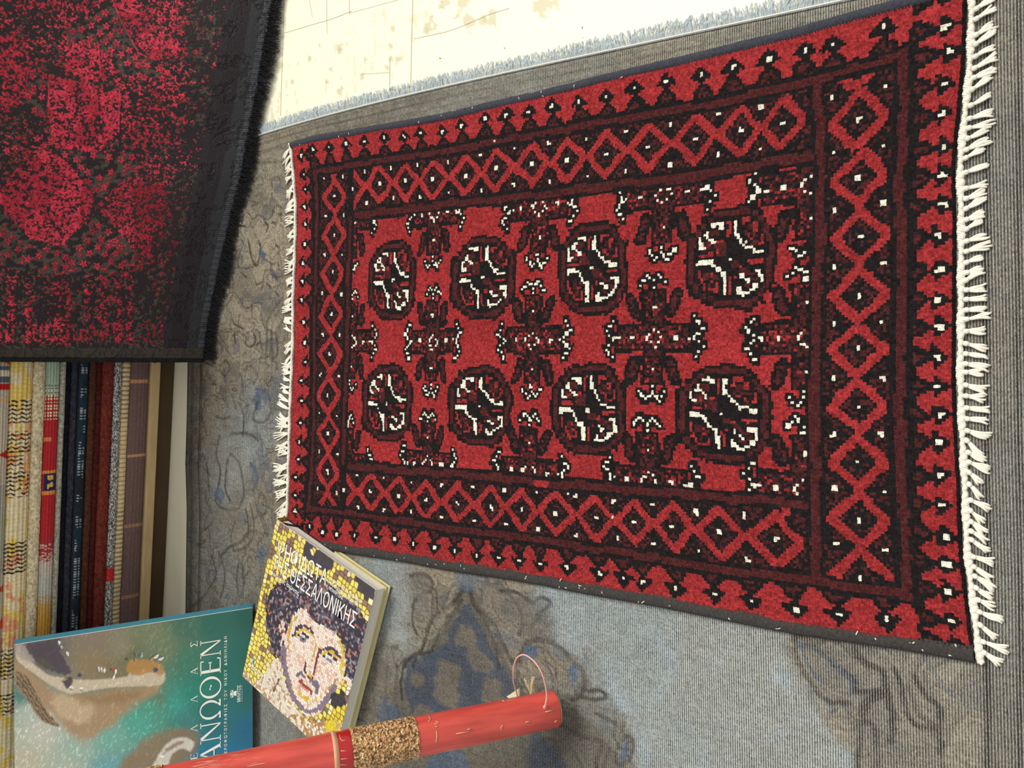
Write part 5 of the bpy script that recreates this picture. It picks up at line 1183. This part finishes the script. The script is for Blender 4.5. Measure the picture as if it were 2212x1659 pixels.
    L_([(608, 1455), (600, 1475), (592, 1492)], 1.6, (120, 96, 84)); L_([(604, 1362), (612, 1345), (612, 1375), (606, 1395)], 3.0, (232, 208, 196)); L_([(606, 1354), (612, 1364)], 1.6, (190, 96, 50))
    g2 = P_([(712, 1530), (745, 1520), (740, 1560), (725, 1600), (700, 1600)]); col = np.where((g2 & (r < .9))[..., None], alb((226, 200, 40)), col)
    dk2 = P_([(716, 1500), (746, 1496), (742, 1520), (716, 1528)]); col = np.where(dk2[..., None], alb((44, 38, 48)), col)
    fine = face | (hair & (r < 2)) | shoulder
    return col, fine
def stones(cell):
    """jittered cells: returns the stone centre for every point and the distance to its joint"""
    gx_, gy_ = cu_*MW/cell, cv_*MH/cell
    ix, iy = np.floor(gx_), np.floor(gy_); d1 = np.full(gx_.shape, 9.); d2 = np.full(gx_.shape, 9.); sxx = gx_*0; syy = gy_*0
    for a in (-1, 0, 1):
        for b in (-1, 0, 1):
            jx = ix+a; jy = iy+b; px_ = jx+.5+.62*(rnd(jx, jy, 91)-.5); py_ = jy+.5+.62*(rnd(jx, jy, 92)-.5)
            d = np.maximum(abs(gx_-px_), abs(gy_-py_))*.6+np.hypot(gx_-px_, gy_-py_)*.4
            c1 = d < d1; d2 = np.where(c1, d1, np.minimum(d2, d)); sxx = np.where(c1, px_, sxx); syy = np.where(c1, py_, syy); d1 = np.where(c1, d, d1)
    Ps = mA+(sxx*cell)[..., None]*ex+(syy*cell)[..., None]*ey
    a, b = PXZ(Ps); return a, b, (d2-d1)*cell
ga, gb, gj = stones(.0105); fa_, fb_, fj = stones(.0052)
cbig, _ = cover_color(ga, gb); cfin, _ = cover_color(fa_, fb_); _, fine = cover_color(mxp, myp)
jb = np.clip(gj/.0030, 0, 1)[..., None]; jf = np.clip(fj/.0011, 0, 1)[..., None]
jit2 = (.84+.3*rnd(ga*9, gb*9, 4))[..., None]; jit3 = (.84+.3*rnd(fa_*9, fb_*9, 4))[..., None]
cm = np.where(fine[..., None], cfin*jit3*jf+(1-jf)*cfin*.42, cbig*jit2*jb+(1-jb)*alb((70, 56, 40)))
mcv = grid_obj('front_cover', Pm+nz3*(.0003+.0012*np.clip((1-cu_)*0, 0, 1))[..., None], mcov, bk1, colors=cm)
if mcv.data.polygons[100].normal.z < 0: mcv.data.flip_normals()
def slab1(u0, u1, v0, v1, z0, z1):
    V = []
    for z in (z0, z1):
        for (u, v) in ((u0, v0), (u1, v0), (u1, v1), (u0, v1)):
            p = mA+ex*u+ey*v; V.append((p[0], p[1], z))
    return np.array(V), [(0, 3, 2, 1), (4, 5, 6, 7), (0, 1, 5, 4), (1, 2, 6, 5), (2, 3, 7, 6), (3, 0, 4, 7)]
mesh_obj('front_board', *slab1(0, MW, 0, MH, ZC-.0026, ZC), mwhite, bk1)
# page block, bulging slightly, with page lines
mpg2 = mat_noise('pages', (254, 250, 236), k=.10, scale=3, rough=.85, bump=.6, bscale=14, bdist=.002, stretch=(1, 1, 110))
mesh_obj('page_block', *slab1(.004, MW-.005, .006, MH-.004, .0092, ZC-.0026), mpg2, bk1)
mblackp = mat_noise('black_endpaper', (40, 42, 42), k=.1, scale=20, bump=0); mcream = mat_noise('cream_jacket', (204, 194, 140), k=.05, scale=20, rough=.5, bump=0)
mesh_obj('endpaper', *slab1(.002, MW*.50, .0045, .02, .0086, .0140), mblackp, bk1)
mesh_obj('jacket_flap', *slab1(MW*.50, MW-.001, .003, .02, .0086, .0130), mcream, bk1)
mesh_obj('jacket_flap', *slab1(MW-.02, MW-.002, .003, MH-.002, .0086, .0120), mcream, bk1)
mesh_obj('back_cover', *slab1(0, MW+.003, 0, MH+.001, .0062, .0086), mat_noise('yellow_jacket', (212, 206, 164), k=.05, scale=20, rough=.5, bump=0), bk1)
# rounded spine and its black headband
th_ = np.linspace(-math.pi/2, math.pi/2, 12); V = []; Fs = []
for j, v in enumerate((0, MH)):
    for a in th_:
        p = mA-ex*(.0038*math.cos(a))+ey*v; V.append((p[0], p[1], (ZC+.0062)/2+math.sin(a)*(ZC-.0062)/2))
for k in range(11): Fs.append((k, k+1, 13+k, 12+k))
mesh_obj('spine', np.array(V), Fs, mat_noise('gold_spine', (206, 178, 84), k=.4, scale=160, rough=.35, bump=0), bk1, True)
arcp = [mA+ex*(.001+.034*t)+ey*.0035+nz3*(-.003-(.026)*t**1.6) for t in np.linspace(0, 1, 9)]
v_, f_ = tube(np.array(arcp), .0019, 6); mesh_obj('headband', v_, f_, mblackp, bk1, True)
# lettering
def uvm(px, py):
    X = fl(px, py, ZC)-mA; return float(X@ex), float(X@ey)
mtx1 = mtxt
def line1(s, a, b, hgt, name, bold=0.0, lift=.0012):
    """baseline from photo point a to photo point b"""
    pa = fl(*a, ZC); pb = fl(*b, ZC); d = pb-pa; w = float(np.linalg.norm(d)); d = d/w; u = np.array([d[1], -d[0], 0]); 
    if u@ey > 0: u = -u
    return text_mesh(s, name, mtx1, bk1, pa, d, u, nz3, w, hgt, lift, bold)
def capm(s, a, b, hgt, name, bold, n_): return line1(s, a, b, hgt, name, bold)
line1('ΨΗΦΙΔΩΤΑ', (598, 1199), (704, 1267), .034, 'title')
line1('ΤΗΣ ΘΕΣΣΑΛΟΝΙΚΗΣ', (588, 1228), (766, 1358), .032, 'title')
line1('4ος-14ος αιώνας', (586, 1241), (646, 1288), .0105, 'subtitle', .012)
line1('Ε. ΚΟΥΡΚΟΥΤΙΔΟΥ-ΝΙΚΟΛΑΪΔΟΥ', (711, 1252), (783, 1305), .0068, 'author_line', .012)
line1('Χ. ΜΑΥΡΟΠΟΥΛΟΥ-ΤΣΙΟΥΜΗ', (708, 1259), (772, 1310), .0068, 'author_line', .012)
line1('Χ. ΜΠΑΚΙΡΤΖΗΣ', (705, 1268), (741, 1296), .0068, 'author_line', .012)
line1('ΕΚΔΟΣΕΙΣ ΚΑΠΟΝ', (538, 1438), (586, 1482), .0085, 'publisher_name', .012)
kb = mat_noise('publisher_blue', (70, 140, 190), k=.05, bump=0)
pa = fl(543, 1431, ZC); poly_mesh([[(0, 0), (1, 0), (1, 1), (0, 1)]], 'emblem', kb, bk1, pa, ex, -ey, nz3, .0085, .012, .0010)
poly_mesh([qd(.2, 0, .2, 1, .16), [(.2, .45), (.35, .5), (.95, 1), (.75, 1)], [(.3, .55), (.42, .5), (.98, 0), (.78, 0)]], 'emblem_letter', mtx1, bk1, pa, ex, -ey, nz3, .0085, .012, .0016)

# ------------------------------------------------------------------ red bamboo stick
Rp = fl(1200, 1530, .032); cp = np.array([0, 0, CAM_H]); wv = (cp-Rp)/np.linalg.norm(cp-Rp)
rl = ray(345, 1706); best = None
for k in np.linspace(.2, 2.5, 4000)/np.linalg.norm(rl):
    L_ = cp+rl*k; d = (L_-Rp); d = d/np.linalg.norm(d)
    e_ = abs(d@wv-math.sin(math.radians(21)))
    if (best is None or e_ < best[0]) and L_[2] > .03: best = (e_, L_)
Lp = best[1]; ax = (Lp-Rp); AL = np.linalg.norm(ax); ax /= AL
def s_at(px):      # length along the stick that falls at picture column px
    s = np.linspace(0, 1.3, 1301); X = Rp+s[:, None]*AL*ax; a, _ = PXZ(X); return float(np.interp(-px, -a, s))*AL
st = empty('bamboo_stick', tuple(Rp)); tag(st, 'red-painted bamboo stick with a golden gritty band and a pink cord loop at its end', 'bamboo stick')
s_a, s_b, s_c, s_d = s_at(897), s_at(757), s_at(722), s_at(352)
s_e = s_d+.045; s_end = s_e+.16
u3 = np.cross(ax, [0, 0, 1.]); u3 /= np.linalg.norm(u3); w3 = np.cross(u3, ax)
def lathe(name, prof, mat, parent, seg=64, rough=0.0, seed=0, smooth=True, attr=None):
    prof = np.array(prof); n = len(prof); a = np.linspace(0, 2*math.pi, seg+1)
    S_, A_ = np.meshgrid(np.arange(n), a, indexing='ij')
    r = prof[S_, 1]+(rough*(fbm(prof[S_, 0]*380, np.abs(A_-math.pi)*9+7, seed, 2)-.5)*2 if rough else 0)
    Pw = Rp+prof[S_, 0][..., None]*ax+(r*np.cos(A_))[..., None]*u3+(r*np.sin(A_))[..., None]*w3
    return grid_obj(name, Pw, mat, parent, smooth=smooth)
R0, R1 = .0262, .0272
def rr(s): return R0+(R1-R0)*s/AL
mred, t, b = mat_new('red_bamboo', .34, .5)
tc = N(t, 'ShaderNodeTexCoord')
def frame_map(scale):
    mp = N(t, 'ShaderNodeMapping'); q = Matrix((tuple(ax), tuple(u3), tuple(w3))).to_euler(); mp.vector_type = 'POINT'
    mp.inputs['Rotation'].default_value = q; m2 = N(t, 'ShaderNodeMapping'); m2.inputs['Scale'].default_value = scale
    t.links.new(tc.outputs['Object'], mp.inputs[0]); t.links.new(mp.outputs[0], m2.inputs[0]); return m2.outputs[0]
n1 = N(t, 'ShaderNodeTexNoise', Scale=1.0, Detail=5.0); t.links.new(frame_map((9, 60, 60)), n1.inputs['Vector'])
cr = N(t, 'ShaderNodeValToRGB'); cr.color_ramp.elements[0].position = .30; cr.color_ramp.elements[0].color = (*alb((186, 66, 58)), 1); cr.color_ramp.elements[1].position = .62; cr.color_ramp.elements[1].color = (*alb((232, 92, 80)), 1)
t.links.new(n1.outputs['Fac'], cr.inputs[0])
n2 = N(t, 'ShaderNodeTexNoise', Scale=1.0, Detail=3.0); t.links.new(frame_map((20, 700, 700)), n2.inputs['Vector'])
n3 = N(t, 'ShaderNodeTexNoise', Scale=14.0, Detail=2.0); t.links.new(tc.outputs['Object'], n3.inputs['Vector'])
ml = N(t, 'ShaderNodeMath', operation='MULTIPLY'); t.links.new(n2.outputs['Fac'], ml.inputs[0]); t.links.new(n3.outputs['Fac'], ml.inputs[1])
c2 = N(t, 'ShaderNodeValToRGB'); c2.color_ramp.elements[0].position = .375; c2.color_ramp.elements[0].color = (0, 0, 0, 1); c2.color_ramp.elements[1].position = .40; c2.color_ramp.elements[1].color = (1, 1, 1, 1)
t.links.new(ml.outputs[0], c2.inputs[0])
mx = N(t, 'ShaderNodeMix', data_type='RGBA'); t.links.new(c2.outputs[0], mx.inputs[0]); t.links.new(cr.outputs[0], mx.inputs[6]); mx.inputs[7].default_value = (*alb((226, 170, 140)), 1)
t.links.new(mx.outputs[2], b.inputs['Base Color'])
mdred = mat_noise('dark_red_varnish', (186, 30, 34), k=.2, scale=20, rough=.25, spec=.6, bump=0)
mgr, t, b = mat_new('golden_grit', .55, .4)
tc = N(t, 'ShaderNodeTexCoord'); vo = N(t, 'ShaderNodeTexVoronoi', Scale=400.0); t.links.new(tc.outputs['Object'], vo.inputs['Vector'])
sp3 = N(t, 'ShaderNodeSeparateColor'); t.links.new(vo.outputs['Color'], sp3.inputs[0])
cr = N(t, 'ShaderNodeValToRGB'); e_ = cr.color_ramp.elements; e_[0].color = (*alb((74, 60, 44)), 1); e_[1].color = (*alb((244, 212, 160)), 1)
for p_, k in ((.30, (150, 112, 74)), (.55, (206, 154, 100)), (.80, (228, 180, 124))): x_ = e_.new(p_); x_.color = (*alb(k), 1)
t.links.new(sp3.outputs[0], cr.inputs[0]); t.links.new(cr.outputs[0], b.inputs['Base Color'])
bp = N(t, 'ShaderNodeBump', Strength=.9, Distance=.002); t.links.new(vo.outputs['Distance'], bp.inputs['Height']); t.links.new(bp.outputs[0], b.inputs['Normal'])
mpale = mat_noise('bare_bamboo', (226, 178, 140), k=.15, scale=60, rough=.5, bump=0)
lathe('tube_segment', [(.0008, R0-.0045), (.0004, R0-.002), (.0015, R0-.0004), (.004, R0)]+[(s, rr(s)) for s in np.linspace(.02, s_a, 12)], mred, st)
lathe('end_rim', [(.004, R0-.006), (0, R0-.0058), (-.0004, R0-.003), (.0006, R0-.0010), (.0022, R0+.0001)], mpale, st)
lathe('bore', [(.004, R0-.006), (.10, R0-.006), (.101, .0005)], mat_noise('bore_dark', (60, 46, 36), bump=0), st)
tag(lathe('grit_band', [(s, rr(s)+.0012) for s in np.linspace(s_a, s_b, 150)], mgr, st, 140, rough=.0012, seed=4), 'golden grit band')
tag(lathe('varnished_band', [(s_b, rr(s_b)+.0006), (s_b+.003, rr(s_b)+.0013), ((s_b+s_c)/2, rr(s_b)+.0004), (s_c-.003, rr(s_c)+.0006)], mdred, st), 'dark red glossy band')
lathe('node_ring', [(s_c-.004, rr(s_c)+.0003), (s_c-.001, rr(s_c)+.0022), (s_c+.0015, rr(s_c)+.0030), (s_c+.004, rr(s_c)+.0008)], mpale, st)
lathe('tube_segment', [(s_c+.002, rr(s_c)+.0016), (s_c+.01, rr(s_c)+.0008)]+[(s, rr(s)+.0004*math.cos((s-s_c)*9)) for s in np.linspace(s_c+.03, s_d, 20)], mred, st)
tag(lathe('grit_band', [(s, rr(s)+.0012) for s in np.linspace(s_d, s_e, 60)], mgr, st, 120, rough=.0012, seed=6), 'golden grit band')
lathe('tube_segment', [(s, rr(s)) for s in np.linspace(s_e, s_end, 6)]+[(s_end+.001, .001)], mred, st)
# scratches in the paint showing bare bamboo
parts = []
def on_stick(px, py, lift=.0003):
    """point of the visible stick surface at a photo position"""
    r = ray(px, py); r = r/np.linalg.norm(r); o = cp; d = r; w0 = o-Rp
    a_ = d-ax*(d@ax); b_ = w0-ax*(w0@ax); A2 = a_@a_; B2 = 2*a_@b_; rad = .0267+lift; C2 = b_@b_-rad*rad
    disc = max(B2*B2-4*A2*C2, 0); k = (-B2-math.sqrt(disc))/(2*A2); return o+d*k
for pts in [[(927, 1547), (930, 1554), (926, 1558)], [(942, 1557), (948, 1562), (938, 1564)], [(943, 1578), (944, 1590), (942, 1604)], [(1085, 1513), (1090, 1515)], [(1086, 1566), (1082, 1572), (1084, 1578)], [(985, 1585), (1016, 1580)], [(1178, 1538), (1196, 1534)], [(1198, 1560), (1203, 1556)], [(733, 1588), (735, 1596), (738, 1600), (750, 1598)], [(736, 1622), (748, 1622)], [(736, 1640), (752, 1638)], [(730, 1652), (750, 1652)], [(1010, 1576), (1018, 1574)], [(1135, 1560), (1145, 1558)], [(940, 1570), (946, 1569)]]:
    P3 = np.array([on_stick(*p) for p in pts]); parts.append(tube(P3, .0007, 5))
v_, f_ = join_geo(parts); tag(mesh_obj('paint_scratch', v_, f_, mpale, st, True), 'pale scratches', kind='stuff')
# cord loop, knot, paper tag, raffia
mcord = mat_noise('pink_cord', (232, 176, 168), k=.12, scale=60, rough=.5, bump=0)
h0 = on_stick(1177, 1527, 0)
lp = [h0-wv*.004, h0+wv*.003]+[np.array(fl(x, y, z)) for x, y, z in [(1181, 1500, .070), (1172, 1458, .078), (1155, 1430, .080), (1134, 1415, .078), (1118, 1420, .070), (1110, 1440, .060), (1109, 1468, .046), (1114, 1490, .032), (1119, 1508, .022)]]
v_, f_ = tube(np.array([np.array(p) for p in smooth_poly(lp, 6)]), .00125, 8); mesh_obj('cord_loop', v_, f_, mcord, st, True)
kn = [h0+u3*.0022*math.cos(a)+ax*.0022*math.sin(a)+wv*.0006 for a in np.linspace(0, 2*math.pi, 12)]
v_, f_ = tube(np.array(kn), .0009, 6); mesh_obj('cord_knot', v_, f_, mcord, st, True)
pt = [fl(x, y, z) for x, y, z in [(1094, 1505, .0085), (1122, 1486, .030), (1123, 1503, .022), (1108, 1515, .010)]]
mpap = mat_noise('paper', (240, 228, 186), k=.05, scale=30, bump=0)
V = np.array(pt+[p-np.array([0, 0, .0006]) for p in pt]); mesh_obj('paper_tag', V, [(0, 1, 2, 3), (7, 6, 5, 4), (0, 4, 5, 1), (1, 5, 6, 2), (2, 6, 7, 3), (3, 7, 4, 0)], mpap, st)
parts = []
for (x0, y0, x1, y1) in [(1146, 1495, 1136, 1470), (1147, 1496, 1133, 1466), (1148, 1496, 1150, 1463), (1149, 1496, 1154, 1463), (1148, 1496, 1152, 1468), (1147, 1497, 1141, 1480)]:
    parts.append(tube(np.array([fl(x0, y0+8, .010), fl(x0, y0, .018), fl((x0+x1)/2-1, (y0+y1)/2, .022), fl(x1, y1, .024)]), [.0016, .0016, .0013, .0016], 5))
v_, f_ = join_geo(parts); mesh_obj('raffia_tuft', v_, f_, mat_noise('raffia', (222, 206, 160), k=.25, scale=120, bump=0), st)
